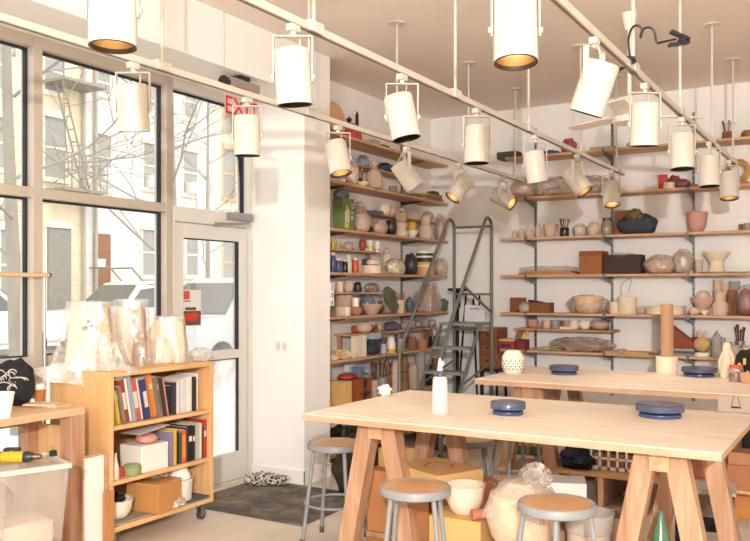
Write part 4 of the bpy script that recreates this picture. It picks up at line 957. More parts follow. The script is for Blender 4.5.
# left alcove
XF = -4.12
for z in ZB + [.55, .12]:
    t = thing('alcove_shelf', 'deep pine shelf in the alcove beside the pillar, %s' % ({.55: 'seen low behind the front table', .12: 'just above the floor'}.get(z) or SHELFN[z] + ' of six'), 'shelf', (0, 0, 0), 0, 'deep pine shelves in the alcove')
    part('board', M().bx((XL+.016, 5.93, z-TH), (XF, 8.5, z)), PINEY, t, .002)
    for y in (6.4, 7.94):
        part('bracket', M().hexa([(XL+.016, y-.006, z-TH-.04), (XL+.016, y+.006, z-TH-.04), (XL+.016, y+.006, z-TH), (XL+.016, y-.006, z-TH)], [(XF-.03, y-.006, z-TH-.012), (XF-.03, y+.006, z-TH-.012), (XF-.03, y+.006, z-TH), (XF-.03, y-.006, z-TH)]), BRK, t)
for i, y in enumerate((6.4, 7.94)):
    t = thing('shelf_upright', 'slotted metal shelf upright in the alcove, %s the pillar' % ['nearest', 'farthest from'][i], 'upright', (0, 0, 0), 0, 'slotted uprights of the alcove')
    part('rail', M().bx((XL, y-.013, .05), (XL+.014, y+.013, 3.3)), ZINC, t)
def half(label, u0, u1, z):
    X = -4.22; a, b = pt(u0, X=X).y, pt(u1, X=X).y
    t = thing('half_shelf', label, 'shelf', (0, 0, 0), 0, 'shallow boards between the alcove shelves')
    part('board', M().bx((XL+.02, max(a, 5.95), z-.016), (X, b, z)), PINEY, t, .0015)
    zb = max(q for q in [.12, .55]+ZB if q < z)
    for y in (max(a, 5.95)+.05, b-.06): part('block', M().bx((XL+.03, y-.02, zb+.001), (XL+.07, y+.02, z-.016)), LUMBER, t)
half('shallow board between the topmost alcove shelves, carrying blue bags', 358, 420, 2.8)
half('shallow board carrying the small white box and bowls in the alcove', 380, 440, 2.36)
half('shallow board carrying the mustard and white jars in the alcove', 329, 384, 1.975)
half('shallow board above the terracotta pot in the alcove', 336, 384, 1.575)
half('shallow board carrying a cream bowl above the white panels in the alcove', 350, 438, 1.175)

CL = {'bq': mc('#d2b8a1', 'clay', .07), 'pk': mc('#cba593', 'clay', .06), 'cr': mc('#e6d3b8', 'clay', .05), 'tc': mc('#ae7b60', 'clay', .1), 'wh': mc('#ece4d8', 'gloss', .04), 'gy': mc('#a39c95', 'clay', .1), 'st': mc('#bca78f', 'clay', .12),
      'br': mc('#8a5f43', 'clay', .15), 'dk': mc('#2f2b2a', 'gloss', .2), 'bl': mc('#78838f', 'gloss', .15), 'dr': mc('#7c3327', 'clay', .12), 'rd': mc('#a3453b', 'gloss', .08), 'ye': mc('#d5ab3a', 'gloss', .08), 'gr': mc('#667556', 'gloss', .15), 'sal': mc('#c39382', 'clay', .06)}
def loc_b(u, z, Y=8.5): p = pt(u, Y=Y); return Vector((p.x, Y, z)), mpp(p)
def loc_l(u, z, X=-4.26): p = pt(u, X=X); return Vector((X, p.y, z)), mpp(p)
def PB(u, z, w, h, kind, c, name, label, cat, Y=8.5, L=False, grp=None, **k):
    p, s = (loc_l(u, z, Y) if L else loc_b(u, z, Y))
    m = CL[c] if c in CL else c
    return pot(name, label, cat, kind, m, p + Vector((0, 0, .0005)), w*s, h*s, grp, 22)
def PL(u, z, w, h, kind, c, name, label, cat, X=-4.26, grp=None): return PB(u, z, w, h, kind, c, name, label, cat, X, True, grp)
def BXb(u, z, w, h, d, mat, name, label, cat='box', Y=8.5, rz=0, L=False, lid=None, bev=.003):
    p, s = (loc_l(u, z, Y) if L else loc_b(u, z, Y))
    if L: dims = (d, w*s, h*s)
    else: dims = (w*s, d, h*s)
    p.z += .0005
    if lid:
        t = thing(name, label, cat, p, rz)
        part('body', M().bx((-dims[0]/2, -dims[1]/2, 0), (dims[0]/2, dims[1]/2, dims[2]*.8)), mat, t, bev)
        part('lid', M().bx((-dims[0]/2-.004, -dims[1]/2-.004, dims[2]*.8), (dims[0]/2+.004, dims[1]/2+.004, dims[2])), lid, t, bev)
        return t
    return single(name, M().bx((-dims[0]/2, -dims[1]/2, 0), (dims[0]/2, dims[1]/2, dims[2])), mat, label, cat, p, rz, bev=bev)
def BXl(u, z, w, h, d, mat, name, label, cat='box', X=-4.26, rz=0, lid=None, bev=.003): return BXb(u, z, w, h, d, mat, name, label, cat, X, rz, True, lid, bev)
def LUMP(u, z, w, h, mat, name, label, cat, Y=8.5, L=False, seed=1, amp=.25, wrap=None, d=None, ridge=False, p=2.3, fq=2.4, inner=None):
    q, s = (loc_l(u, z, Y) if L else loc_b(u, z, Y)); q.z += .0005
    ww, hh = w*s, h*s; dd = d or min(ww, .26)
    sz = (dd, ww, hh) if L else (ww, dd, hh)
    if wrap is None: return single(name, M().blob(sz, seed, amp, fq, 24, True, ridge=ridge, p=p), mat, label, cat, q)
    t = thing(name, label, cat, q)
    part(inner or 'lump', M().blob([x*.86 for x in sz], seed, amp*.7, fq, 22, True, p=p), mat, t)
    part('plastic_wrap', M().blob(sz, seed+3, .11, 3.2, 30, True, ridge=True), wrap, t)
    return t
def handle(o_p, s, r, h, ang, mat):
    pass
def MUG(u, z, w, h, c, label, Y=8.48, ang=0, L=False, name='mug'):
    p, s = (loc_l(u, z, Y) if L else loc_b(u, z, Y)); p.z += .0005
    m = CL[c] if c in CL else c
    t = thing(name, label, 'mug', p, ang); w *= s; h *= s
    part('body', lathe('cup', w, h, 22), m, t)
    part('handle', M().tube([(-w*.46, 0, h*.8), (-w*.68, 0, h*.78), (-w*.8, 0, h*.5), (-w*.66, 0, h*.24), (-w*.44, 0, h*.22)], w*.06, 8), m, t)
    return t
def BRUSHES(u, z, w, h, c, label, Y=8.5, L=False, n=7, bh=.12, seed=1, cols=('#8a6a4a', '#c9a878', '#5b4434', '#30302f')):
    p, s = (loc_l(u, z, Y) if L else loc_b(u, z, Y)); p.z += .0005
    t = thing('tool_jar', label, 'jar', p); w *= s; h *= s
    part('jar', lathe('cyl', w, h, 20), CL[c] if c in CL else c, t)
    rn = random.Random(seed)
    for i in range(n):
        a = 2*PI*i/n; x, y = .3*w*math.cos(a), .3*w*math.sin(a); ex = 1.5
        hh = bh*(.75+.5*rn.random())
        b = part('brush', M().cyl((x*.6, y*.6, h*.1), (x*ex, y*ex, h+hh*.7), .0035, .0045, 6).cyl((x*ex, y*ex, h+hh*.7), (x*ex*1.15, y*ex*1.15, h+hh), .006, .009, 8), mc(cols[i % len(cols)], 'matte'), t)
    return t
def BOARDS(u, z, w, n, labels, Y=8.5, L=False, d=.26, th=.012, mat=None, name='board', cat='board'):
    p, s = (loc_l(u, z, Y) if L else loc_b(u, z, Y)); rn = random.Random(int(u))
    for i in range(n):
        ww = w*s*(1-.07*i)
        sz = (d, ww, th) if L else (ww, d, th)
        single(name, M().box((0, 0, th/2), sz), mat[i % len(mat)] if isinstance(mat, list) else (mat or KRAFT2), labels[i], cat, (p.x + (rn.random()-.5)*.02, p.y+(rn.random()-.5)*.015, z+.0005+i*(th+.0008)), (rn.random()-.5)*.06, bev=.001)
z = ZB
# ---------------- back wall, topmost shelf
BXb(510, z[5], 21, 7, .2, mc('#46503f', 'matte'), 'storage_box', 'flat dark green box at the ladder end of the topmost back shelf', 'box')
LUMP(551, z[5], 18, 6, mc('#4a5a8a', 'cloth'), 'cloth_bundle', 'blue cloth bundle on the topmost back shelf', 'cloth', seed=3)
t = LUMP(569, z[5], 15, 17, mc('#a8475c', 'plastic', .3), 'plastic_bag', 'pointed crimson plastic bag on the topmost back shelf', 'bag', seed=5, amp=.18)
PB(582, z[5], 7, 7, 'cup', 'wh', 'cup', 'small white cup next to the crimson bag', 'cup')
BXb(604, z[5], 24, 4, .2, mc('#b9a58c', 'card'), 'storage_box', 'thin tan box on the topmost back shelf between two uprights', 'box')
LUMP(640, z[5], 26, 9, CL['bq'], 'wrapped_pot', 'low wrapped pot on the topmost back shelf behind the ceiling fan', 'pot', seed=8, wrap=FILM2, inner='pot')
BRUSHES(728, z[5], 11, 9, 'br', 'brown pot of dark tools on the topmost back shelf', n=5, bh=.1, seed=3)
PB(748, z[5], 13, 9, 'round', 'br', 'pot', 'round brown pot beside the tool pot, topmost back shelf', 'pot')
# ---------------- second highest
q, s = loc_b(570, z[4], 8.48)
t = thing('plastic_bundle', 'long heap of clear plastic sheeting on the second highest back shelf', 'plastic sheeting', q)
part('sheeting', M().blob((74*s, .26, 20*s), 4, .2, 4, 44, True, ridge=True, p=3), SHEETING, t); part('rolls', M().blob((56*s, .18, 9*s), 5, .2, 3, 30, True, p=3), mc('#c9ab94', 'cloth'), t)
LUMP(524, z[4], 26, 22, CL['bq'], 'wrapped_pot', 'pot in loose clear plastic at the shelf end above the cream bottles', 'pot', seed=12, wrap=FILM2, inner='pot')
BXb(663, z[4], 8, 15, .05, mc('#bf4a42', 'card'), 'clay_tile', 'upright red clay tile on the second highest back shelf', 'tile', Y=8.45)
PB(669, z[4], 11, 6, 'cyl', 'cr', 'dish', 'small cream dish before the red tile', 'dish', Y=8.4)
LUMP(674, z[4], 12, 16, mc('#8f3b3c', 'plastic', .2), 'clay_bag', 'dark red bag of clay, the taller one behind the cream dish', 'bag', Y=8.56, seed=4)
LUMP(682, z[4], 17, 11, mc('#7d4547', 'plastic', .2), 'clay_bag', 'slumped maroon bag of clay by the upright bracket', 'bag', seed=6)
BOARDS(720, z[4], 56, 2, ['lower of two flat boards on the second highest back shelf', 'upper of two flat boards on the second highest back shelf'], mat=wood('#a9744c', '#7d5233', 'X'))
q, s = loc_b(738, z[4]+.028, 8.5)
m = M(); rn = random.Random(5)
for i in range(9):
    a0 = rn.random()*6; r0 = .1*(.6+.5*rn.random())
    m.tube([(r0*math.cos(a0+k*.55), .03*math.sin(k+i), .115+r0*math.sin(a0+k*.55)) for k in range(11)], .009, 6)
single('straw_wreath', m, mc('#c79b5d', 'matte', .2), 'curled straw wreath on the second highest back shelf', 'wreath', q)
# ---------------- fourth from bottom: bottles, bowl, bags
for i, (u, w, h, kd, lab) in enumerate([(515, 5, 8, 'egg', 'smallest cream bottle at the ladder end of the cup shelf'), (521.5, 7, 10, 'egg', 'second cream egg-shaped bottle from the ladder'), (529, 7.5, 12, 'egg', 'third cream egg-shaped bottle from the ladder'), (538.5, 7.5, 14, 'egg', 'tall cream egg-shaped bottle beside the pinkish bowl')]):
    PB(u, z[3], w, h, kd, 'bq', 'clay_bottle', lab, 'bottle', Y=8.46, grp='cream clay bottles')
PB(550.5, z[3], 15, 13, 'deep', 'bq', 'bowl', 'pinkish bisque bowl between the cream bottles and the brushes', 'bowl', Y=8.46)
BRUSHES(564.5, z[3], 9, 9, 'dk', 'black jar of brushes beside the pinkish bowl', Y=8.46, n=6, bh=.08, seed=5)
LUMP(580, z[3], 15, 14, CL['cr'], 'wrapped_pot', 'cream pot in clear plastic beside the brush jar', 'pot', seed=3, wrap=FILM2, inner='pot', amp=.06)
PB(593.5, z[3], 13, 14, 'egg', 'bq', 'clay_pot', 'round bisque pot with a small mouth near the glass jar', 'pot', Y=8.46)
t = thing('glass_jar', 'brown glass jar with lid near the blue bag', 'jar', loc_b(607, z[3], 8.46)[0]); s = loc_b(607, z[3], 8.46)[1]
part('body', lathe('jar', 11*s, 15*s, 20), mc('#9a8a78', 'gloss', .2), t); part('lid', M().lathe([(0, 15*s), (4.6*s, 15*s), (4.6*s, 17.5*s), (0, 17.5*s)], 20), mc('#6f675e', 'metal'), t)
single('leaning_plank', M().box((0, 0, .13), (.24, .02, .26), Matrix.Rotation(-.12, 3, 'X')), wood('#b5713f', '#8f5329', 'X'), 'brown wooden panel leaning behind the blue bag', 'panel', loc_b(626, z[3], 8.585)[0] + Vector((0, 0, .001)), bev=.003)
t = thing('cloth_bag', 'dark blue bag topped with olive cloth on the back shelf', 'bag', loc_b(637, z[3]+.0005, 8.44)[0]); s = loc_b(637, z[3], 8.44)[1]
part('bag', M().blob((37*s, .2, 21*s), 5, .2, 2, 28, True, p=2.6), mc('#3a3f4a', 'cloth', .2), t)
part('cloth', M().blob((17*s, .16, 13*s), 9, .45, 3, 24, False, (-.02, -.03, 12*s)), mc('#6a5a34', 'cloth', .3), t)
PB(697, z[3], 21, 20, 'deep', 'sal', 'planter', 'terracotta pink planter bowl beside the upright', 'planter', Y=8.46)
PB(741, z[3], 4.5, 7, 'cup', 'br', 'cup', 'small brown cup, first of two far along the planter shelf', 'cup'); PB(747, z[3], 6, 8, 'cup', 'gy', 'cup', 'small grey cup, second of two far along the planter shelf', 'cup')
# ---------------- third from bottom
BOARDS(550, z[2], 60, 3, ['lowest flat board of the stack beside the brown carton', 'middle flat board of the stack beside the brown carton', 'top flat board of the stack beside the brown carton'], mat=[wood('#c98f5b', '#a36a3c', 'X'), wood('#b67c4c', '#8c5a34', 'X')], Y=8.48, d=.24)
LUMP(548, z[2]+.04, 56, 5, FILM2, 'plastic_sheet', 'clear plastic sheet lying on the stack of flat boards', 'plastic sheet', seed=4, ridge=True, p=3, Y=8.48)
t = BXb(594, z[2], 22, 23, .24, mc('#9c6238', 'card', .08), 'cardboard_box', 'brown cardboard box with open flaps on the back shelf', 'box', Y=8.48, lid=mc('#8f5429', 'card'))
t = BXb(624.5, z[2], 36, 19, .22, mc('#3d281c', 'matte', .12), 'wooden_box', 'dark brown wooden box beside the brown carton', 'box', Y=8.46)
LUMP(622, z[2]+.165, 26, 5, FILM2, 'plastic_sheet', 'clear plastic crumpled on the dark wooden box', 'plastic sheet', seed=9, ridge=True, Y=8.46)
LUMP(660.5, z[2], 33, 20, CL['pk'], 'wrapped_mound', 'pinkish mound in clear plastic beside the dark wooden box', 'pot', seed=13, wrap=FILM, amp=.1, inner='pot', Y=8.46)
LUMP(683, z[2], 20, 26, mc('#b8a68f', 'plastic'), 'plastic_bag', 'upright clear plastic bag against the upright rail', 'plastic bag', seed=14, wrap=FILM, Y=8.47, inner='contents')
PB(699, z[2], 7.5, 14, 'cup', 'bq', 'beaker', 'narrow clay beaker beside the footed bowl', 'beaker')
single('round_board', M().lathe([(0, 0), (.19, 0), (.19, .012), (0, .012)], 40), mc('#8b7d68', 'card'), 'flat round board under the footed bowl', 'board', loc_b(720, z[2]+.0005, 8.49)[0])
PB(716.5, z[2]+.014, 27, 20, 'stem', 'cr', 'footed_bowl', 'wide footed cream bowl on the round board', 'bowl', Y=8.48)
single('round_board', M().lathe([(0, 0), (.1, 0), (.1, .012), (0, .012)], 32), mc('#94836c', 'card'), 'flat board at the picture edge past the footed bowl', 'board', loc_b(752, z[2]+.0005, 8.49)[0])
# ---------------- second lowest
z1 = z[1]
BXb(518, z1, 16, 14.5, .04, wood('#9c5a30', '#71401f', 'X'), 'leaning_plank', 'upright brown wooden panel at the ladder end of the bowl shelf', 'panel', Y=8.55)
LUMP(525, z1, 13, 11, mc('#b6aaa0', 'cloth'), 'cloth_bundle', 'grey cloth lump before the brown wooden panel', 'cloth', seed=4, Y=8.42)
t = BXb(540, z1, 24, 10, .16, mc('#86522f', 'card'), 'open_box', 'brown open box with dark papers in it', 'box', Y=8.46)
single('paper_stack', M().box((0, 0, 0), (.16, .12, .02), Matrix.Rotation(.18, 3, 'Y')), mc('#332e2c', 'paper'), 'dark papers lying on the brown open box', 'papers', loc_b(537, z1+.112, 8.46)[0])
t = thing('wrapped_bowl', 'large cream bowl wrapped in clear plastic on the back shelf', 'bowl', loc_b(588, z1+.0005, 8.47)[0]); s = loc_b(588, z1, 8.47)[1]
part('bowl', lathe('deep', 31*s, 17*s, 32), mc('#e3c19a', 'clay', .12), t); part('plastic_wrap', M().blob((42*s, .28, 19*s), 7, .22, 4, 36, True, ridge=True), FILM2, t)
LUMP(613, z1, 15, 14, mc('#b4987f', 'plastic'), 'plastic_bag', 'crumpled plastic bag between the wrapped bowl and the white cylinder', 'plastic bag', seed=22, Y=8.52, wrap=FILM2, inner='contents')
PB(614, z1, 8, 12, 'cyl', 'cr', 'cup', 'plain cream beaker before the crumpled plastic bag', 'cup', Y=8.42)
t = thing('wire_lantern', 'white ceramic cylinder with a thin wire loop handle', 'lantern', loc_b(627, z1+.0005, 8.45)[0]); s = loc_b(627, z1, 8.45)[1]
part('body', lathe('cyl', 19*s, 17*s, 28), CL['cr'], t)
part('wire_handle', M().tube(smooth([(-5*s, 0, 16*s), (-6*s, 0, 26*s), (-2*s, 0, 33*s), (4*s, 0, 35*s), (3*s, 0, 27*s), (1*s, 0, 22*s)], 5), .0022, 5), mc('#5d5347', 'metal'), t)
LUMP(641, z1, 10, 9, FILM2, 'plastic_bag', 'small clear plastic bag beside the white lantern', 'plastic bag', seed=25, ridge=True)
PB(665.5, z1, 38, 8.5, 'cyl', 'cr', 'round_dish', 'wide shallow round clay dish behind the terracotta column', 'dish', Y=8.48, seg=40)
PB(694.5, z1, 11, 7.5, 'round', 'bq', 'pot', 'small low clay pot before the stacked bowls', 'pot', Y=8.42)
PB(704.5, z1, 10, 5, 'bowl', 'wh', 'bowl', 'small white bowl under the terracotta bowl', 'bowl', Y=8.43)
PB(703, z1+.047, 23, 13, 'bowl', 'pk', 'bowl', 'terracotta bowl holding a clay ball, stacked on the small white bowl', 'bowl', Y=8.45)
PB(703, z1+.1, 14, 14, 'ball', 'bq', 'clay_ball', 'pinkish clay ball resting in the terracotta bowl', 'ball', Y=8.45)
PB(720, z1, 16, 25, 'gourd2', 'bq', 'gourd_vase', 'gourd shaped clay vase on the back shelf', 'vase', Y=8.43)
for u, h, w, c, lab in [(704, 21, 11, 'pk', 'tall clay beaker behind the clay ball'), (717.5, 35, 8.5, 'bq', 'tall clay cylinder behind the gourd vase'), (725.5, 33, 8, 'bq', 'second tall clay cylinder behind the gourd vase')]:
    PB(u, z1, w, h, 'cyl', c, 'clay_beaker', lab, 'beaker', Y=8.57)
PB(732, z1, 12, 25, 'jar', 'br', 'jar', 'dark brown bottle-shaped jar under the grey cup', 'jar', Y=8.56)
PB(734.5, z1+.238, 11, 9, 'cup', 'gy', 'cup', 'grey-rimmed cup perched on the dark brown jar', 'cup', Y=8.56)
PB(729, z1, 8, 14, 'round', 'br', 'pot', 'little brown pot between the gourd vase and the red bag', 'pot', Y=8.47)
LUMP(747, z1, 21, 33, mc('#7f2f31', 'plastic', .25), 'clay_bag', 'dark red plastic bag of clay on the bowl shelf', 'bag', seed=33, Y=8.45, wrap=FILM2, inner='clay')
# ---------------- mug shelf
zm = 1.188
PB(532.5, zm, 13, 8.5, 'deep', 'sal', 'bowl', 'terracotta pink bowl at the end of the mug shelf', 'bowl', Y=8.46)
MUG(547, zm, 9, 8.5, 'bq', 'beige mug with handle, first after the pink bowl')
MUG(556, zm, 9, 8.5, 'gy', 'grey patterned mug with handle on the mug shelf')
PB(562.5, zm, 6, 8, 'cup', 'br', 'cup', 'small brown cup behind the grey mug', 'cup', Y=8.54)
PB(567.5, zm, 8, 8, 'cup', 'pk', 'cup', 'pinkish cup in the middle of the mug shelf', 'cup', Y=8.53)
BXb(566, zm, 12, 2.5, .05, mc('#ded4c6', 'paper'), 'clay_tile', 'low pale tile before the pinkish cup', 'tile', Y=8.42)
MUG(574, zm, 10.5, 9, 'cr', 'round cream mug on the mug shelf', ang=2.5)
PB(585, zm, 13, 8, 'deep', 'wh', 'bowl', 'white bowl with grey rim on the mug shelf', 'bowl', Y=8.46)
LUMP(600, zm, 21, 12, CL['pk'], 'wrapped_bowl', 'pink bowl in clear plastic at the end of the mug shelf', 'bowl', seed=5, wrap=FILM2, inner='bowl', Y=8.48, amp=.06)
# ---------------- lowest shelf above the back table
z0 = z[0]
t = BXb(509, z0, 15, 10, .16, mc('#a9432e', 'card', .15), 'product_box', 'red and blue product box at the ladder end of the lowest back shelf', 'box', Y=8.42, lid=mc('#d8b28a', 'card'))
part('blue_panel', M().bx((-.06, -.0835, .02), (.05, -.081, .06)), mc('#3b3a63', 'card', .5), t)
BXb(522.5, z0, 10, 10, .14, mc('#7a2f36', 'card', .5), 'product_box', 'patterned dark red box beside the first product box', 'box', Y=8.44)
t = thing('hand_tool', 'hand tool with yellow grip resting on the patterned box', 'tool', loc_b(523, z0+.105, 8.44)[0])
part('grip', M().tube([(.03, 0, .0), (.05, 0, .06), (.04, 0, .11)], .014, 8), mc('#e0b52f', 'plastic'), t)
part('head', M().box((-.04, 0, .06), (.06, .03, .1), Matrix.Rotation(.3, 3, 'Y')), mc('#9c6a42', 'matte'), t)
for i, (u, w, h, lab) in enumerate([(538, 16, 2.5, 'small pale slab scrap, first on the lowest back shelf'), (546, 12, 4, 'pale green scrap heap on the lowest back shelf'), (556, 12, 3, 'small pale slab scrap beside the plastic covered heap')]):
    LUMP(u, z0, w, h, mc('#b8b093', 'clay', .15), 'clay_scrap', lab, 'clay scrap', seed=40+i, Y=8.44)
q, s = loc_b(582, z0+.0005, 8.46)
t = thing('covered_heap', 'wide heap of clay pieces under clear plastic on the lowest back shelf', 'heap', q)
part('clay', M().blob((52*s, .2, 11*s), 14, .35, 3, 36, True), mc('#a58a6e', 'clay', .2), t); part('plastic_wrap', M().blob((62*s, .27, 15*s), 15, .26, 3.4, 44, True, ridge=True), SHEETING, t)
BOARDS(628, z0, 44, 2, ['lower thin board beside the terracotta column on the lowest back shelf', 'upper thin board beside the terracotta column on the lowest back shelf'], Y=8.48, d=.22, th=.008, mat=KRAFT2)
BOARDS(679, z0, 38, 3, ['bottom grey book of the pile under the dark red slab', 'middle grey book of the pile under the dark red slab', 'top grey book of the pile under the dark red slab'], Y=8.5, d=.2, th=.022, mat=[mc('#8b8d8d', 'paper'), mc('#5d6062', 'paper'), mc('#a7a29c', 'paper')], name='book', cat='book')
q, s = loc_b(680, z0+.07, 8.5)
t = thing('slab_trough', 'dark red triangular clay slab standing on the grey books', 'slab', q)
part('slab', M().prism([(-18*s, 0), (14*s, 0), (14*s, 6*s), (-14*s, 28*s), (-18*s, 28*s)], -.06, .06), mc('#8e4a2e', 'clay', .12), t, .004)
BXb(696, z0, 7, 18, .1, mc('#8c2f26', 'card'), 'red_box', 'narrow dark red box behind the pineapple vase', 'box', Y=8.56)
t = thing('pineapple_vase', 'knobbly yellow vase with two spouts on a white base', 'vase', loc_b(702, z0+.0005, 8.44)[0]); s = loc_b(702, z0, 8.44)[1]
part('base', M().lathe([(0, 0), (7.5*s, 0), (7.5*s, 4*s), (0, 4*s)], 24), CL['wh'], t)
part('body', M().blob((16*s, 16*s, 15*s), 3, .07, 9, 32, False, (0, 0, 4*s)), mc('#c9a877', 'clay', .15), t)
for q in (-1, 1): part('spout', M().cyl((q*1.5*s, 0, 18*s), (q*3.5*s, 0, 25.5*s), 2*s, 1.5*s, 10), mc('#cbb491', 'clay'), t)
t = thing('ewer', 'tall grey lidded ewer with a handle on the lowest back shelf', 'ewer', loc_b(717, z0+.0005, 8.44)[0]); s = loc_b(717, z0, 8.44)[1]
part('body', M().lathe([(0, 0), (5.2*s, 0), (4.6*s, 14*s), (4.4*s, 20*s), (3.6*s, 21*s), (0, 21*s)], 24), CL['gy'], t)
part('lid', M().lathe([(0, 21*s), (3.9*s, 21*s), (2*s, 23.4*s), (1*s, 24*s), (1.2*s, 26*s), (0, 26.5*s)], 20), CL['gy'], t)
part('handle', M().tube([(4.2*s, 0, 19*s), (7.4*s, 0, 19*s), (7.6*s, 0, 13*s), (4.6*s, 0, 8*s)], 1*s, 8), CL['gy'], t)
part('spout', M().tube([(-4.3*s, 0, 16*s), (-6.2*s, 0, 19.5*s)], 1*s, 8), CL['gy'], t)
PB(735, z0, 13, 12, 'round', 'st', 'jug', 'round stoneware jug behind the white figure on the lowest back shelf', 'jug', Y=8.46)
PB(746, z0, 14, 13, 'vase', 'bq', 'vase', 'cream vase with flared neck at the end of the lowest back shelf', 'vase', Y=8.42)
BRUSHES(740, z0, 9, 16, 'bl', 'blue jar of dark feathery brushes on the lowest back shelf', Y=8.56, n=9, bh=.13, seed=9, cols=('#4a3426', '#5d4a3c', '#6b4630'))
# ================================================================ ALCOVE ITEMS (left)
single('wall_plate', M().lathe(prof('plate', .3, .03), 32, (0, 0, .15), Matrix.Rotation(R(80), 3, 'Y')), mc('#d7a982', 'clay', .15), 'round tan plate standing on edge on the topmost alcove shelf', 'plate', loc_l(334, z[5]+.003, -4.22)[0])
t = thing('kettle', 'red kettle with a dark knob on the topmost alcove shelf', 'kettle', loc_l(349, z[5]+.0005, -4.24)[0]); s = loc_l(349, z[5], -4.24)[1]
part('body', M().lathe(prof('dome', 27*s, 18*s), 28), mc('#c04545', 'gloss', .06), t); part('knob', M().lathe([(0, 17.5*s), (2*s, 18*s), (3.2*s, 21*s), (0, 24*s)], 16), CL['dk'], t)
part('spout', M().tube([(0, -11*s, 8*s), (0, -17*s, 12*s)], 2*s, 8), mc('#c04545', 'gloss', .06), t)
t = thing('wood_stick', 'dark tall stick standing behind the red kettle', 'stick', loc_l(357, z[5]+.0005, -4.34)[0]); part('shaft', M().bx((-.012, -.012, 0), (.012, .012, .3)), CL['dk'], t); part('tip', M().cyl((0, 0, .3), (0, 0, .34), .016, .005), CL['dk'], t)
t = thing('glaze_bottle', 'pale bottle with olive cap beside the red kettle', 'bottle', loc_l(362, z[5]+.0005, -4.26)[0]); part('body', lathe('jar', .06, .13, 18), CL['cr'], t); part('cap', M().lathe([(0, .13), (.022, .13), (.022, .165), (0, .165)], 16), mc('#a4a062', 'plastic'), t)
BXl(373, z[5], 10, 8, .1, mc('#c9b3a6', 'card'), 'storage_box', 'pale pink box on the topmost alcove shelf', 'box', X=-4.28)
BXl(381, z[5], 14, 3, .12, CL['dk'], 'storage_box', 'flat black box at the far side of the topmost alcove shelf', 'box', X=-4.22)
# shelf 2.58
z4 = z[4]
LUMP(351, z4, 16, 30, CL['bq'], 'wrapped_figure', 'tall pale figure in clear plastic on the second highest alcove shelf', 'sculpture', Y=-4.22, L=True, seed=5, wrap=FILM, inner='figure', d=.16)
PL(374, z4, 17, 27, 'bottle', 'st', 'bottle_vase', 'speckled stoneware bottle vase on the second highest alcove shelf', 'vase', X=-4.14)
PL(342, z4, 7, 4, 'cyl', 'wh', 'dish', 'small white dish under the brass-glowing lamp, second highest alcove shelf', 'dish', X=-4.19)
PL(362, z4, 16, 4, 'bowl', 'cr', 'plate', 'shallow pale dish before the stoneware bottle vase', 'dish', X=-4.16)
LUMP(363, 2.8, 12, 13, mc('#8798ad', 'plastic', .2), 'plastic_bag', 'pale blue plastic bag on the shallow board near the top of the alcove', 'bag', Y=-4.3, L=True, seed=7, d=.12)
LUMP(386, 2.8, 20, 11, mc('#2f3a55', 'plastic', .25), 'cloth_bag', 'dark blue bag on the shallow board near the top of the alcove', 'bag', Y=-4.3, L=True, seed=8, d=.12)
BRUSHES(360, z4, 5, 10, 'dk', 'small black pot of wire tools beside the wrapped figure', Y=-4.26, L=True, n=5, bh=.08)
PL(393, z4, 9, 10, 'cup', 'gy', 'cup', 'grey cup behind the board stack on the second highest alcove shelf', 'cup', X=-4.3)
BOARDS(424, z4, 38, 4, ['lowest flat board of the stack at the far end of the second highest alcove shelf', 'second flat board of that far alcove stack', 'third flat board of that far alcove stack', 'uppermost flat board of that far alcove stack'], Y=-4.22, L=True, d=.28, th=.014, mat=[wood('#a97b52', '#7e5838', 'Y'), mc('#6f5d4b', 'card'), wood('#b58a5f', '#8d663f', 'Y')])
LUMP(432, z4+.06, 14, 6, CL['dk'], 'cloth_bundle', 'black cloth bundle on the far stack of flat boards', 'cloth', Y=-4.24, L=True, seed=9, d=.16)
# shelf 2.15
z3 = z[3]
t = thing('printed_box', 'green box with a picture of pale cylinders in the alcove', 'box', loc_l(343.5, z3+.0005, -4.19)[0]); s = loc_l(343.5, z3, -4.19)[1]
w_, h_ = 20*s, 31*s
part('body', M().bx((-.06, -w_/2, 0), (.06, w_/2, h_)), mc('#6b8149', 'card', .1), t, .002)
f_ = M()
for i, (y, hh) in enumerate([(-.3, .5), (-.17, .72), (-.02, .6)]): f_.bx((.06, (y-.055)*w_, h_*.22), (.0615, (y+.055)*w_, h_*(.22+hh*.75)))
part('picture', f_, mc('#dcc6a8', 'paper'), t); part('yellow_mark', M().bx((.06, -.36*w_, h_*.06), (.0612, -.02*w_, h_*.2)), mc('#d8cb3b', 'paper'), t)
f_ = M()
for zq in (.8, .7, .55, .4, .35): f_.bx((.06, .2*w_, h_*zq), (.0612, .42*w_, h_*(zq+.035)))
part('text_lines', f_, mc('#c9d1b0', 'paper'), t)
BXl(332.5, z3, 7, 20, .14, mc('#c9cfd4', 'card'), 'storage_box', 'pale grey box behind the green printed box', 'box', X=-4.3)
LUMP(341, z3+.275, 20, 11, mc('#59616f', 'plastic', .3), 'plastic_bag', 'slate blue plastic bag on top of the green printed box', 'bag', Y=-4.19, L=True, seed=4, d=.12)
LUMP(362, z3, 22, 22, CL['pk'], 'wrapped_pot', 'pink clay lump in plastic beside the green printed box', 'clay lump', Y=-4.18, L=True, seed=6, wrap=FILM, inner='lump', d=.16)
LUMP(380, z3, 22, 15, mc('#c99a8c', 'clay'), 'wrapped_pot', 'second pink clay lump in plastic before the dark pot', 'clay lump', Y=-4.17, L=True, seed=16, wrap=FILM, inner='lump', d=.14)
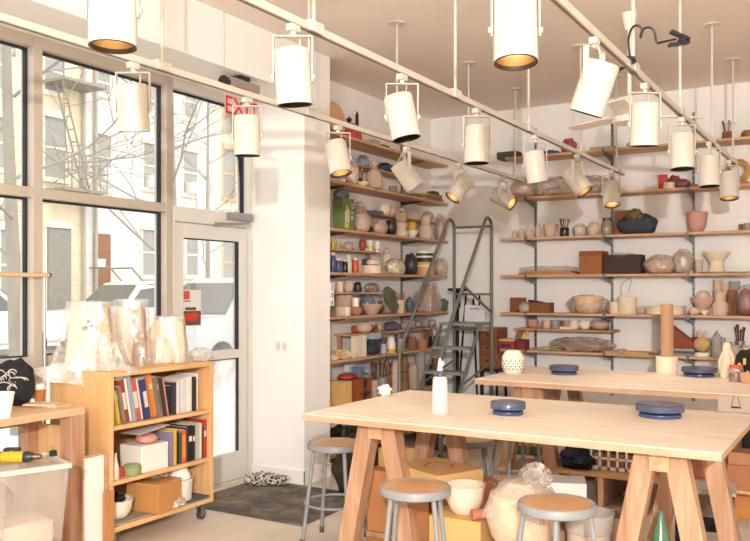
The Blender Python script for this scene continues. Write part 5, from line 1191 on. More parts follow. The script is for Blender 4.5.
LUMP(360, z3+.0, 22, 34, mc('#a98a74', 'clay'), 'wrapped_bust', 'tall wrapped tan bust behind the pink clay lumps', 'sculpture', Y=-4.33, L=True, seed=26, wrap=FILM2, inner='bust', d=.15)
BXl(375, z3+.19, 17, 3, .1, mc('#55567c', 'plastic'), 'lid', 'flat purple blue lid lying on the pink clay lumps', 'lid', X=-4.18)
PL(391, z3, 12, 15, 'round', 'dk', 'pot', 'round black pot between the clay lumps and the stacked tower', 'pot', X=-4.2)
PL(401.5, z3, 13.5, 24, 'tower', 'bq', 'stacked_vase', 'tower-like stacked clay vase beside the black pot', 'vase', X=-4.17)
PL(412, z3, 13, 7, 'bowl', 'wh', 'bowl', 'small pale bowl under the yellow pot', 'bowl', X=-4.17)
PL(411.5, z3+.07, 10, 9, 'round', 'ye', 'pot', 'small round pot with yellow glaze in the pale bowl', 'pot', X=-4.17)
PL(425.5, z3, 15, 24, 'gourd2', 'bq', 'double_gourd_vase', 'double gourd clay vase at the far end of the tower shelf', 'vase', X=-4.17)
LUMP(440, z3, 11, 28, mc('#c3a58c', 'plastic'), 'plastic_bag', 'tan plastic covered piece at the very end of the tower shelf', 'plastic bag', Y=-4.2, L=True, seed=36, wrap=FILM2, inner='contents', d=.16)
PL(384, 2.36, 13, 11, 'round', 'cr', 'pot', 'speckled cream pot on the shallow board beside another pot', 'pot', X=-4.29)
PL(391, 2.36, 9, 9, 'round', 'pk', 'pot', 'pinkish pot on the shallow board beside the tape roll', 'pot', X=-4.27)
single('tape_roll', M().lathe([(.028, -.02), (.05, -.02), (.05, .02), (.028, .02), (.028, -.02)], 24, (0, 0, .05), Matrix.Rotation(PI/2, 3, 'Y')), CL['wh'], 'white tape roll standing on the shallow board', 'tape', loc_l(400, 2.361, -4.26)[0])
t = BXl(413, 2.36, 14, 6.5, .09, mc('#e4ddd1', 'card'), 'small_box', 'small white box with printed side on the shallow board', 'box', X=-4.26)
LUMP(428, 2.36, 15, 12, CL['bq'], 'wrapped_pot', 'pale pot in plastic at the end of the shallow board', 'pot', Y=-4.28, L=True, seed=31, wrap=FILM2, inner='pot', d=.12)
# shelf 1.755
z2 = z[2]
for u, w, h, c, lab in [(333, 6, 20, mc('#4a546f', 'gloss', .3), 'slim dark blue jar at the pillar end of its shelf'), (338.5, 9, 14, mc('#4b5575', 'gloss', .3), 'squat blue jar near the pillar'), (345, 6, 13, CL['dk'], 'small black jar between the blue jar and the clear bottle'), (348.5, 7, 18, mc('#cdc6b6', 'gloss'), 'clear bottle with green print before the orange jar'), (355, 8, 15, mc('#c05a3c', 'gloss'), 'orange red jar in the alcove')]:
    t = thing('glaze_jar', lab, 'jar', loc_l(u, z2+.0005, -4.17 if u > 340 else -4.2)[0]); s = loc_l(u, z2, -4.2)[1]
    part('body', lathe('jar', w*s, h*s*.85, 18), c, t); part('lid', M().lathe([(0, h*s*.85), (w*s*.36, h*s*.85), (w*s*.36, h*s), (0, h*s)], 16), mc('#d8cfbf', 'plastic'), t)
PL(359.5, z2, 5, 14, 'cyl', 'st', 'cup', 'tan clay tube beside the orange red jar', 'tube', X=-4.2)
PL(371, z2, 21, 8, 'solid', 'cr', 'round_box', 'flat round cream box with lid in the alcove', 'box', X=-4.18)
LUMP(373, z2+.08, 17, 7, CL['cr'], 'clay_lump', 'cream clay lump on the flat round box', 'clay lump', Y=-4.18, L=True, seed=6, d=.12)
LUMP(369, z2, 26, 16, mc('#6b5d53', 'clay', .2), 'clay_slab', 'dark grey clay heap behind the flat round cream box', 'clay lump', Y=-4.34, L=True, seed=71, d=.12)
LUMP(395, z2, 29, 17, CL['cr'], 'wrapped_block', 'large cream clay block in plastic in the alcove', 'clay block', Y=-4.2, L=True, seed=9, wrap=FILM, inner='block', d=.18, p=3)
PL(386.5, z2, 8.5, 20, 'cyl', 'cr', 'clay_beaker', 'cream cylinder holding a clay ball behind the wrapped block', 'beaker', X=-4.33)
PL(386.5, z2+.198, 7, 7.5, 'ball', 'bq', 'clay_ball', 'clay ball on top of the cream cylinder', 'ball', X=-4.33)
LUMP(411, z2, 12, 22, mc('#3a3a40', 'plastic', .2), 'plastic_bag', 'dark grey bag between the wrapped block and the striped pot', 'bag', Y=-4.22, L=True, seed=11, d=.14)
q, s = loc_l(425, z2+.0005, -4.18); hh = 24*s
SM = stripes('banded_glaze', [(0, '#d8a878'), (.34, '#e4d6b8'), (.42, '#d9a92e'), (.54, '#2a2523'), (.72, '#e9dfca'), (.8, '#2c2726'), (.9, '#e9dfca')], 2, 1/hh)
single('banded_pot', lathe('cyl', 18*s, hh, 28), SM, 'banded pot with yellow, black and cream stripes in the alcove', 'pot', q)
LUMP(441, z2, 16, 19, mc('#cbb8a4', 'plastic'), 'plastic_bag', 'clear plastic bag beside the banded pot', 'plastic bag', Y=-4.2, L=True, seed=12, wrap=FILM, inner='contents', d=.16)
zq = 1.975
for u, w, h, c, lab in [(333, 5, 8, CL['ye'], 'small ochre jar at the pillar end of the shallow board'), (338, 5, 7.5, CL['st'], 'second small stoneware jar on the shallow board')]: PL(u, zq, w, h, 'jar', c, 'small_jar', lab, 'jar', X=-4.27)
LUMP(348, zq, 15, 9, FILM, 'plastic_bag', 'clear plastic bag of odds on the shallow board', 'plastic bag', Y=-4.29, L=True, seed=14, d=.1, ridge=True)
PL(362.5, zq, 8, 11.5, 'round', 'rd', 'glass', 'ruby red rounded glass on the shallow board', 'glass', X=-4.27)
for u, c, lab in [(370, CL['ye'], 'white jar with a yellow label on the shallow board'), (377, CL['rd'], 'white jar with a small red label on the shallow board')]:
    q, s = loc_l(u, zq+.0005, -4.27); t = thing('paint_jar', lab, 'jar', q); part('body', lathe('jar', 7.2*s, 9.5*s, 20), CL['wh'], t)
    part('label', M().lathe([(3.65*s, 2*s), (3.65*s, (5.5 if u == 370 else 3)*s)], 24), c, t); part('lid', M().lathe([(0, 9.5*s), (3.2*s, 9.5*s), (3.2*s, 10.8*s), (0, 10.8*s)], 18), CL['wh'], t)
PL(366.5, zq, 3.2, 3, 'ball', 'cr', 'clay_ball', 'tiny cream ball before the ruby red glass', 'ball', X=-4.24)
# shelf 1.355
z1 = z[1]
t = thing('shop_sign', 'small white rounded sign with black characters at the pillar edge', 'sign', (-4.08, pt(331.5, X=-4.08).y, 0)); s = mpp(pt(331.5, X=-4.08))
za, zb = pt(331.5, 306, X=-4.08).z, pt(331.5, 283, X=-4.08).z
part('plate', M().bx((-.004, -4.5*s, za), (.004, 4.2*s, zb)), mc('#f0eee9', 'paint', .02), t, .018)
part('bracket', M().bx((-.05, -.004, za+.02), (-.004, .004, zb-.02)), BRK, t)
for i, ch in enumerate(('3', 'o', 's')): text('lettering', ch, .075, BLACK, t, (.0055, .6*s, zb-.04-.062*i), (R(90), R(0), R(90)), .0008)
PL(343, z1, 16, 9, 'cyl', 'bq', 'pot', 'low bisque pot beside the black and white mug', 'pot', X=-4.2)
q, s = loc_l(346, z1+.0005, -4.15)
MUG(346.5, z1, 6.5, 9, mc('#e2ddd2', 'gloss', .3), 'black and white spotted mug in the alcove', Y=-4.15, ang=-1.9, L=True)
PL(343.5, z1, 18, 20, 'cyl', 'pk', 'large_pot', 'large pinkish pot with green bands behind the spotted mug', 'pot', X=-4.32)
t = thing('oil_bottle', 'terracotta round bottle with a white neck in the alcove', 'bottle', loc_l(355.5, z1+.0005, -4.17)[0]); s = loc_l(355.5, z1, -4.17)[1]
part('body', lathe('round', 13.5*s, 9*s), CL['tc'], t); part('neck', M().lathe([(0, 8*s), (3.6*s, 8*s), (3.4*s, 17.5*s), (0, 17.5*s)], 20), CL['wh'], t)
PL(371.5, z1, 23, 10.5, 'bowl', 'pk', 'bowl', 'wide pale pink bowl on the teapot shelf', 'bowl', X=-4.19)
t = thing('teapot', 'grey blue lidded pot behind the wide pink bowl', 'teapot', loc_l(367.5, z1+.0005, -4.31)[0]); s = loc_l(367.5, z1, -4.31)[1]
part('body', lathe('round', 17*s, 17*s), CL['bl'], t); part('lid', M().lathe([(0, 17*s), (6*s, 16.5*s), (3*s, 19*s), (0, 19.5*s)], 20), CL['bl'], t)
part('lid_handle', M().tube([(0, -2.5*s, 19*s), (0, -2.5*s, 21*s), (0, 0, 22.2*s), (0, 2.5*s, 21*s), (0, 2.5*s, 19*s)], .8*s, 6), CL['wh'], t)
single('leaf_dish', M().lathe(prof('plate', .27, .05), 32, (0, 0, .13), Matrix.Rotation(R(68), 3, 'Y')), mc('#5a6046', 'gloss', .35), 'dark green leaf-patterned dish standing on edge', 'dish', loc_l(387.5, z1+.003, -4.26)[0])
BRUSHES(400, z1, 8.5, 13, 'bq', 'clay jar of pale sticks beside the green dish', Y=-4.2, L=True, n=6, bh=.06, cols=('#c99a78', '#b98a6a'))
PL(409.5, z1, 8.5, 16, 'egg', mc('#56626e', 'gloss'), 'jug', 'slate blue jug beside the jar of sticks', 'jug', X=-4.19)
LUMP(390, z1, 40, 24, FILM2, 'plastic_bag', 'clear plastic bag draped behind the green dish', 'plastic bag', Y=-4.33, L=True, seed=44, d=.1, ridge=True)
t = thing('clay_house', 'house-shaped pink and green clay piece under clear plastic', 'sculpture', loc_l(430, z1+.0005, -4.2)[0]); s = loc_l(430, z1, -4.2)[1]
part('house', M().prism([(-9*s, 0), (9*s, 0), (9*s, 12*s), (-1*s, 27*s), (-9*s, 14*s)], -.08, .06, 'X'), mc('#c09a8c', 'clay', .1), t, .005)
part('plastic_wrap', M().prism([(-12*s, 0), (13*s, 0), (12*s, 13*s), (0, 31*s), (-11*s, 16*s)], -.1, .08, 'X'), FILM, t, .01)
LUMP(443, z1, 11, 13, mc('#5f6a5c', 'plastic', .3), 'plastic_bag', 'dark green grey bag at the far end of the teapot shelf', 'bag', Y=-4.22, L=True, seed=52, d=.12)
zq = 1.575
PL(340, zq, 7, 10, 'cyl', 'cr', 'clay_beaker', 'cream beaker at the pillar end of the board over the teapot shelf', 'beaker', X=-4.27)
PL(348.5, zq, 11, 11, 'round', 'bq', 'pot', 'bisque pot with flared rim on the board over the teapot shelf', 'pot', X=-4.27)
LUMP(357.5, zq, 8, 11, mc('#3a3d4d', 'plastic', .5), 'patterned_cup', 'dark patterned bundle next to the flared bisque pot', 'bundle', Y=-4.27, L=True, seed=6, d=.08)
LUMP(372, zq, 22, 10, mc('#8a7466', 'clay'), 'wrapped_pieces', 'brown pieces under shiny plastic on the board over the teapot shelf', 'heap', Y=-4.28, L=True, seed=7, wrap=FILM, inner='pieces', d=.12)
# shelf .96
z0 = z[0]
rn = random.Random(2)
for i in range(9):
    u = 333 + i*2.6 + rn.random()
    LUMP(u, z0 + (.0 if i % 3 else .0), 7+3*rn.random(), 5+6*rn.random(), mc(['#dcc29c', '#cfae84', '#e3cfae'][i % 3], 'clay', .1), 'clay_scrap', 'torn cream clay scrap in the heap at the pillar end of the alcove', 'clay scrap', Y=-4.16-.045*(i % 4), L=True, seed=60+i, amp=.5, d=.06, fq=3)
for i in range(len(bpy.data.objects)):
    pass
for o in C.objects:
    if o.get('label') == 'torn cream clay scrap in the heap at the pillar end of the alcove': o['group'] = 'torn clay scraps in the alcove'
for i, (u, w, h, lab) in enumerate([(356.5, 13, 21, 'white plaster slab standing upright in the alcove'), (363.5, 4, 21, 'narrow plaster slab standing beside the wide one')]): BXl(u, z0, w, h, .05, mc('#e3d6c2', 'clay', .04), 'plaster_slab', lab, 'slab', X=-4.18 - .0*i)
LUMP(372, z0, 16, 17, mc('#3b4149', 'plastic', .3), 'plastic_bag', 'dark slate bag beside the plaster slabs', 'bag', Y=-4.24, L=True, seed=66, d=.14)
BXl(373, z0+.15, 15, 6, .1, mc('#aab6c2', 'plastic', .1), 'folded_plastic', 'pale blue folded plastic on the dark slate bag', 'plastic sheet', X=-4.24)
for u, w, h, c, lid, lab in [(383.5, 6.5, 10, mc('#a9b6bd', 'gloss', .3), '#3d5a86', 'small pale can with blue lid in the alcove'), (391, 9, 14, CL['wh'], '#dcd6ca', 'white can with yellow base on the clay scrap shelf')]:
    q, s = loc_l(u, z0+.0005, -4.17); t = thing('paint_can', lab, 'can', q); part('body', lathe('jar', w*s, h*s, 20), c, t); part('lid', M().lathe([(0, h*s), (w*.4*s, h*s), (w*.4*s, (h+2)*s), (0, (h+2)*s)], 20), mc(lid, 'plastic'), t)
    if u > 390: part('base_band', M().lathe([(w*.51*s, .5*s), (w*.51*s, 4*s)], 24), CL['ye'], t)
PL(401, z0, 8, 12, 'cyl', 'st', 'pot', 'stoneware tool pot behind the ladder rail', 'pot', X=-4.19)
PL(411.5, z0, 9, 13, 'cyl', 'br', 'pot', 'brown clay pot behind the ladder, first of two', 'pot', X=-4.19)
PL(422, z0, 11, 9, 'cyl', 'tc', 'pot', 'low terracotta pot behind the ladder, second of two', 'pot', X=-4.19)
BRUSHES(433, z0, 9, 11, 'dk', 'dark jar of long tools behind the ladder', Y=-4.2, L=True, n=6, bh=.1)
zq = 1.175
PL(364, zq, 17, 10, 'round', 'bq', 'bowl', 'cream pink bowl on the board above the plaster slabs', 'bowl', X=-4.29)
PL(354, zq, 6, 8, 'round', 'rd', 'pot', 'little brick red pot beside the cream pink bowl', 'pot', X=-4.29)
for i, (u, c) in enumerate([(372, '#5f3a2c'), (376, '#8a4a38'), (379.5, '#c9b49e')]): PL(u, zq, 4.5, 8, 'vase', mc(c, 'clay'), 'small_vase', ['dark brown small vase beside the cream pink bowl', 'reddish small vase beside the dark brown one', 'pale small vase before the folded grey cloth'][i], 'vase', X=-4.27)
LUMP(392, zq, 22, 9, mc('#6a5f6e', 'cloth', .3), 'cloth_bundle', 'folded mauve grey cloth on the board above the cans', 'cloth', Y=-4.3, L=True, seed=77, d=.14)
for i, u in enumerate((404, 411, 418, 425, 432)): LUMP(u, zq, 9, 9+(i % 2)*3, mc(['#a7998d', '#b9aca0', '#8f8277'][i % 3], 'gloss', .2), 'plastic_bag', ['grey plastic bag on the board behind the ladder, nearest the mauve cloth', 'second clear bag on the board behind the ladder', 'third clear bag on the board behind the ladder', 'fourth clear bag on the board behind the ladder', 'last clear bag on the board behind the ladder'][i], 'plastic bag', Y=-4.28, L=True, seed=80+i, wrap=FILM2, inner='contents', d=.1)
# shelf .55
zz_ = .55
BXl(338, zz_, 14, 23, .22, mc('#d9b26a', 'card', .05), 'yellow_box', 'yellow ridged carton low in the alcove beside the pillar', 'box', X=-4.2)
t = BXl(355, zz_, 26, 22, .22, mc('#9a4e28', 'matte', .1), 'wooden_box', 'reddish brown box with a black buckle strap low in the alcove', 'box', X=-4.2)
q, s = loc_l(355, zz_, -4.2)
part('strap', M().bx((.11, -2.5*s, 0), (.118, 2.5*s, 22*s)), CL['dk'], t); part('buckle', M().bx((.118, -2*s, 10*s), (.121, 2*s, 13*s)), mc('#8d8d8a', 'metal'), t)
part('handle', M().tube([(.115, -9*s, 9*s), (.122, -5*s, 7*s), (.122, 5*s, 7*s), (.115, 9*s, 9*s)], .006, 6), CL['dk'], t)
LUMP(347, zz_+.205, 22, 7, CL['rd'], 'red_bag', 'bright red bag lying on the reddish brown box', 'bag', Y=-4.2, L=True, seed=91, d=.16)
BXl(357, zz_+.206, 7, 10, .1, mc('#7c84a0', 'plastic'), 'blue_tub', 'blue tub on the reddish brown box in the alcove', 'tub', X=-4.26)
BXl(349, zz_+.255, 9, 9, .05, mc('#dfe3e6', 'paper'), 'white_card', 'pale card standing behind the bright red bag', 'card', X=-4.33)
LUMP(370, zz_+.2, 20, 12, mc('#a9a4b8', 'plastic', .15), 'plastic_bag', 'lilac grey plastic bag above the reddish brown box', 'plastic bag', Y=-4.32, L=True, seed=92, d=.12)
for i, (u, c, lab) in enumerate([(374, 'st', 'clay jar of brushes low in the alcove, nearest the strapped box'), (382, 'gy', 'grey jar of brushes low in the alcove, second from the strapped box'), (388, 'br', 'brown jar of brushes low in the alcove, third from the strapped box')]): BRUSHES(u, zz_, 9, 17, c, lab, Y=-4.17 - .04*i, L=True, n=8, bh=.15, seed=20+i, cols=('#8a6a4a', '#b08a60', '#3a302a', '#6b4630'))
for i, (u, w, h, c, k_, lab) in enumerate([(395, 9, 30, 'bq', 'tower', 'stacked clay cup tower low behind the ladder post'), (404, 11, 33, 'br', 'tower', 'brown ringed clay tower low in the alcove'), (413, 10, 24, 'st', 'jar', 'tan jar low behind the ladder'), (420, 11, 30, 'gy', 'cyl', 'grey cylinder under the grey domed jar'), (429, 9, 20, 'dk', 'jar', 'dark low jar at the far end behind the ladder')]): PL(u, zz_, w, h, k_, c, 'clay_tower' if k_ == 'tower' else 'jar', lab, 'vase' if k_ == 'tower' else 'jar', X=-4.19)
PL(420, zz_+.287, 12, 12, 'ball', 'gy', 'domed_jar', 'round grey jar on the grey cylinder behind the ladder', 'jar', X=-4.19)
BOARDS(406, zz_+.4, 26, 2, ['lower tan board bridging the clay towers', 'upper tan board bridging the clay towers'], Y=-4.24, L=True, d=.2, th=.016, mat=wood('#a98058', '#84603e', 'Y'))
# floor of the alcove
LUMP(341, .12, 22, 26, CL['dk'], 'bin_bag', 'black bag on the lowest alcove shelf', 'bag', Y=-4.2, L=True, seed=95, d=.24)
LUMP(362, .12, 18, 20, mc('#57534f', 'cloth', .3), 'cloth_bundle', 'dark cloth on the lowest alcove shelf', 'cloth', Y=-4.2, L=True, seed=96, d=.24)
LUMP(385, .12, 22, 20, mc('#4f6a6d', 'cloth', .3), 'cloth_bundle', 'teal cloth on the lowest alcove shelf', 'cloth', Y=-4.2, L=True, seed=97, d=.24)
rn = random.Random(31)
def clutter(specs, L):
    for (u, zb, w, h, kd, c, lab, dep) in specs:
        nm = lab[0]; 
        if kd == 'lump': LUMP(u, zb, w, h, CL[c] if c in CL else mc(c, 'clay', .15), nm, lab[1], lab[2], Y=dep, L=L, seed=int(u*3), wrap=FILM2 if 'plastic' in lab[1] else None, inner='piece', d=.1)
        else: PB(u, zb, w, h, kd, c, nm, lab[1], lab[2], Y=dep, L=L)
clutter([
 (366, ZB[3], 12, 10, 'round', 'br', ('pot', 'small brown pot pushed to the back beside the wrapped bust', 'pot'), -4.36),
 (396, ZB[3], 9, 12, 'jar', 'dk', ('jar', 'dark jar behind the tower-like vase', 'jar'), -4.36),
 (418, ZB[3], 8, 16, 'vase', 'st', ('vase', 'stoneware vase between the yellow pot and the double gourd vase', 'vase'), -4.34),
 (334, ZB[2], 8, 12, 'jar', 'br', ('jar', 'brown jar behind the slim dark blue jar', 'jar'), -4.34),
 (352, ZB[2], 8, 14, 'jar', 'gy', ('jar', 'grey jar behind the clear bottle', 'jar'), -4.34),
 (402, ZB[2], 12, 12, 'lump', '#8d8074', ('wrapped_pot', 'grey pot in plastic behind the large wrapped block', 'pot'), -4.35),
 (434, ZB[2], 9, 15, 'vase', 'st', ('vase', 'stoneware vase behind the banded pot', 'vase'), -4.35),
 (355, ZB[1], 9, 15, 'jar', 'gr', ('jar', 'green jar behind the white-necked bottle', 'jar'), -4.36),
 (380, ZB[1], 9, 12, 'vase', 'br', ('vase', 'brown vase behind the green leaf dish', 'vase'), -4.36),
 (418, ZB[1], 12, 22, 'lump', '#7d7770', ('wrapped_pot', 'grey vessel in plastic behind the slate blue jug', 'pot'), -4.34),
 (404, ZB[1], 8, 20, 'bottle', 'st', ('clay_bottle', 'stoneware bottle behind the jar of sticks', 'bottle'), -4.36),
 (372, ZB[0], 10, 12, 'cyl', 'cr', ('pot', 'cream pot behind the dark slate bag', 'pot'), -4.36),
 (384, ZB[0], 9, 14, 'jar', 'br', ('jar', 'brown jar behind the pale can', 'jar'), -4.36),
 (396, ZB[0], 8, 15, 'bottle', 'dk', ('glaze_bottle', 'dark bottle behind the white can', 'bottle'), -4.35),
 (405, ZB[0], 8, 15, 'jar', 'tc', ('jar', 'terracotta jar behind the stoneware tool pot', 'jar'), -4.35),
 (428, ZB[0], 9, 15, 'jar', 'br', ('jar', 'dark brown jar behind the low terracotta pot', 'jar'), -4.34),
 (441, ZB[0], 8, 10, 'round', 'gy', ('pot', 'grey pot at the far end of the clay scrap shelf', 'pot'), -4.2),
 (366, .55, 9, 20, 'jar', 'gy', ('jar', 'grey jar right behind the strapped box', 'jar'), -4.34),
 (378, .55, 9, 24, 'bottle', 'st', ('clay_bottle', 'tall stoneware bottle behind the brush jars', 'bottle'), -4.36),
 (398, .55, 9, 24, 'jar', 'dk', ('jar', 'dark jar behind the stacked clay cup tower', 'jar'), -4.36),
 (437, .55, 10, 24, 'cyl', 'br', ('pot', 'brown cylinder pot at the far end of the brush jar shelf', 'pot'), -4.22),
], True)
clutter([
 (533, ZB[4], 12, 10, 'round', 'bq', ('pot', 'bisque pot behind the plastic sheeting heap', 'pot'), 8.58),
 (600, ZB[4], 14, 13, 'lump', '#b59b85', ('wrapped_pot', 'tan pot in plastic at the end of the sheeting heap', 'pot'), 8.54),
 (656, ZB[2], 10, 15, 'cyl', 'bq', ('clay_beaker', 'clay beaker behind the pinkish wrapped mound', 'beaker'), 8.59),
 (574, ZB[1], 9, 12, 'round', 'bq', ('pot', 'small bisque pot behind the large wrapped bowl', 'pot'), 8.59),
 (712, ZB[1], 9, 9, 'cup', 'bq', ('cup', 'bisque cup between the clay ball and the gourd vase', 'cup'), 8.5),
 (569, ZB[0], 10, 7, 'lump', '#a08a72', ('wrapped_pot', 'small tan piece in plastic before the covered heap', 'clay lump'), 8.38),
 (622, ZB[0], 10, 5, 'lump', '#b7a48c', ('clay_scrap', 'pale scrap at the far end of the covered heap', 'clay scrap'), 8.4),
 (710, ZB[0], 7, 12, 'jar', 'st', ('jar', 'stoneware jar behind the pineapple vase', 'jar'), 8.58),
 (728, ZB[0], 8, 14, 'cyl', 'gy', ('clay_beaker', 'grey beaker behind the round stoneware jug', 'beaker'), 8.58),
], False)
# ================================================================ CORNER: ladder, easel stand, drawers
LX0, LX1, LYB, LYF, LT = -3.83, -3.4, 8.05, 6.85, 2.34
ld = thing('rolling_ladder', 'tall grey rolling warehouse ladder with tube handrails in the corner', 'ladder', (0, 0, 0))
for x in (LX0, LX1):
    r = .1
    pts = [(x, LYB, .1), (x, LYB, LT-r)] + [(x, LYB-r+r*math.cos(a), LT-r+r*math.sin(a)) for a in [PI*k/10 for k in range(1, 9)]]
    pts += [(x, LYF+.07, 1.1), (x, LYF, .98), (x, LYF, .1)]
    part('side_frame', M().tube(pts, .017, 10), LADDER, ld)
    part('stringer', M().tube([(x, LYF+.02, .1), (x, LYB-.3, 1.25)], .016, 8), LADDER, ld)
    part('brace', M().tube([(x, LYB, .85), (x, LYF+.42, .66)], .011, 8), LADDER, ld)
    for y in (LYF, LYB):
        c = part('caster', M().cyl((x-.012, y, .045), (x+.012, y, .045), .045, seg=18), BLACK, ld)
        part('fork', M().bx((x-.02, y-.02, .05), (x+.02, y+.02, .11)), LADDER, c)
part('top_rail', M().tube([(LX0, LYB, LT-.08), (LX1, LYB, LT-.08)], .013, 8), LADDER, ld)
part('mid_rail', M().tube([(LX0, LYB, 1.55), (LX1, LYB, 1.55)], .011, 8), LADDER, ld)
part('diagonal_brace', M().tube([(LX1, 7.35, 1.64), (LX1, LYB, 1.36)], .013, 8), LADDER, ld)
part('cross_bar', M().tube([(LX0, LYF, .3), (LX1, LYF, .3)], .012, 8), LADDER, ld)
n = 5
for i in range(n):
    f_ = (i+1)/n; y = LYF + .02 + (LYB-.32-LYF)*f_; zs = .1 + 1.16*f_
    last = i == n-1
    part('platform' if last else 'step', M().bx((LX0+.015, y-.09, zs-.03), (LX1-.015, y+(.32 if last else .09), zs)), mc('#8b8f8a', 'paint', .1), ld, .003)
# drawers on a black stand in the corner
ds = thing('black_stand', 'black metal stand under the wooden drawer chest in the corner', 'stand', (-3.54, 8.45, 0))
for x in (-.08, .08):
    for y in (-.12, .12): part('leg', M().tube([(x, y, .72), (x*1.2, y*1.15, 0)], .016, 8), BLACK, ds)
part('top', M().bx((-.105, -.16, .72), (.105, .16, .745)), BLACK, ds)
dcx = thing('drawer_chest', 'brown wooden drawer chest on the black stand in the corner', 'chest', (-3.54, 8.44, .746))
CH = wood('#8f532b', '#66371b', 'X', 1.2)
part('body', M().bx((-.1, -.15, 0), (.1, .15, .44)), CH, dcx, .004)
for i in range(3):
    d_ = part('drawer', M().bx((-.09, -.16, .02+.14*i), (.09, -.15, .15+.14*i)), wood('#9c5c31', '#70401f', 'X', 1.2), dcx, .003)
    part('knob', M().cyl((0, -.16, .085+.14*i), (0, -.178, .085+.14*i), .01), BLACK, d_)
pbx, s = loc_b(471, 0, 8.2)
pe = thing('paper_pad', 'white paper pad with grey heading propped behind the ladder', 'paper', (pbx.x, 8.3, 1.19))
part('sheet', M().box((0, 0, .12), (.24, .012, .24), Matrix.Rotation(-.08, 3, 'X')), mc('#e4dfe2', 'paper', .03), pe)
f_ = M()
for i in range(4): f_.box((-.04+.03*i, -.0125, .2), (.02, .004, .018), Matrix.Rotation(-.08, 3, 'X'))
part('heading', f_, mc('#8b8796', 'paper'), pe)
tv = thing('easel', 'dark metal easel holding the white paper pad', 'easel', (pbx.x-.08, 8.42, 0))
for x in (-.16, .16): part('leg', M().tube([(x, -.1, 0), (x*.5, 0, 1.55)], .012, 8), BLACK, tv)
part('rear_leg', M().tube([(0, .16, 0), (0, .02, 1.5)], .012, 8), BLACK, tv)
part('ledge', M().bx((-.14, -.2, 1.155), (.26, -.02, 1.19)), mc('#9a9d9a', 'paint'), tv)
tp = thing('turntable_stand', 'black round-topped stand behind the ladder rail', 'stand', (loc_b(457.5, 0, 8.3)[0].x, 8.3, 0))
part('top', M().lathe([(0, 1.585), (.1, 1.585), (.115, 1.6), (.1, 1.615), (0, 1.615)], 28), BLACK, tp)
part('neck', M().lathe([(0, 1.4), (.03, 1.4), (.035, 1.56), (.07, 1.585), (0, 1.585)], 20), BLACK, tp)
part('post', M().cyl((0, 0, .03), (0, 0, 1.4), .018), BLACK, tp); part('base', M().lathe([(0, 0), (.15, 0), (.14, .02), (.03, .04), (0, .04)], 24), BLACK, tp)
single('plastic_bag', M().blob((.3, .26, .5), 51, .3, 2.6, 28, True, ridge=True), FILM, 'big clear plastic bag on the floor behind the ladder', 'plastic bag', (-3.9, 7.6, 0))
carton('tool_chest', 'low brown chest on the floor under the ladder steps', (-3.6, 7.55, 0), (.3, .3, .34), mc('#7a4a2c', 'card', .1), 0)
# ================================================================ STREET OUTSIDE
GZ = -.02
FX = -21.0
def plain(name, h, r=.9): return mc(h, 'wall', .05)
struct('street_pavement', M().bx((-9.0, -30, GZ-.2), (XW-.16, 60, GZ)), mc('#cfcac3', 'wall', .06))
struct('street_road', M().bx((-18.2, -30, GZ-.3), (-9.0, 60, GZ+.06)), mc('#a5a29e', 'wall', .06))
struct('street_far_pavement', M().bx((FX-1, -30, GZ-.2), (-18.2, 60, GZ+.16)), mc('#d2cdc6', 'wall', .06))
def fy(u): return pt(u, X=FX).y
def fz(u, v): return pt(u, v, X=FX).z
def brickmat(name, h1, h2, hm):
    m, nt, b = new_mat(name)
    tc = nt.nodes.new('ShaderNodeTexCoord'); sp = nt.nodes.new('ShaderNodeSeparateXYZ'); cb = nt.nodes.new('ShaderNodeCombineXYZ')
    nt.links.new(tc.outputs['Object'], sp.inputs[0]); nt.links.new(sp.outputs[1], cb.inputs[0]); nt.links.new(sp.outputs[2], cb.inputs[1])
    br = nt.nodes.new('ShaderNodeTexBrick'); br.inputs['Scale'].default_value = 4; br.inputs['Color1'].default_value = lin(h1); br.inputs['Color2'].default_value = lin(h2); br.inputs['Mortar'].default_value = lin(hm); br.inputs['Mortar Size'].default_value = .012
    nt.links.new(cb.outputs[0], br.inputs['Vector']); nt.links.new(br.outputs['Color'], b.inputs['Base Color']); b.inputs['Roughness'].default_value = .9
    return m
BR1 = brickmat('cream_brick', '#dfcfb2', '#d6c3a2', '#cbbca4'); BR2 = brickmat('white_brick', '#d6d3cc', '#cfcbc2', '#bbb6ac'); BR3 = brickmat('buff_brick', '#ead9bd', '#e4d0b0', '#efe6d6')
PANE = mc('#96928a', 'paint', .15); STONE = mc('#e2d6c3', 'wall', .04); IRON = mc('#4d4a48', 'matte')
def building(label, y0, y1, mat, h=13):
    t = thing('town_house', label, 'building', (FX, y0, GZ))
    part('wall', M().bx((-8, 0, 0), (0, y1-y0, h)), mat, t)
    part('cornice', M().bx((0, 0, h-.6), (.35, y1-y0, h)), STONE, t)
    return t, y0
def win(bd, u0, u1, v0, v1, trim=STONE, ac=False):
    t, y0 = bd; um = (u0+u1)/2
    ya, yb, za, zb = fy(u0)-y0, fy(u1)-y0, fz(um, v1)-GZ, fz(um, v0)-GZ
    w = part('window', M().bx((0, ya-.09, za-.14), (.1, yb+.09, za)).bx((0, ya-.09, zb), (.12, yb+.09, zb+.22)).bx((0, ya-.05, za), (.05, ya, zb)).bx((0, yb, za), (.05, yb+.05, zb)).bx((.0, ya, (za+zb)/2-.03), (.045, yb, (za+zb)/2+.03)), trim, t)
    part('pane', M().bx((0, ya, za), (.02, yb, zb)), PANE, w)
    if ac: part('air_conditioner', M().bx((0, ya+.1, za), (.3, yb-.1, za+.4)), mc('#d5d3cf', 'paint'), w)
b1 = building('cream brick town house with a fire escape, seen through the first panes', fy(-40), fy(84), BR1)
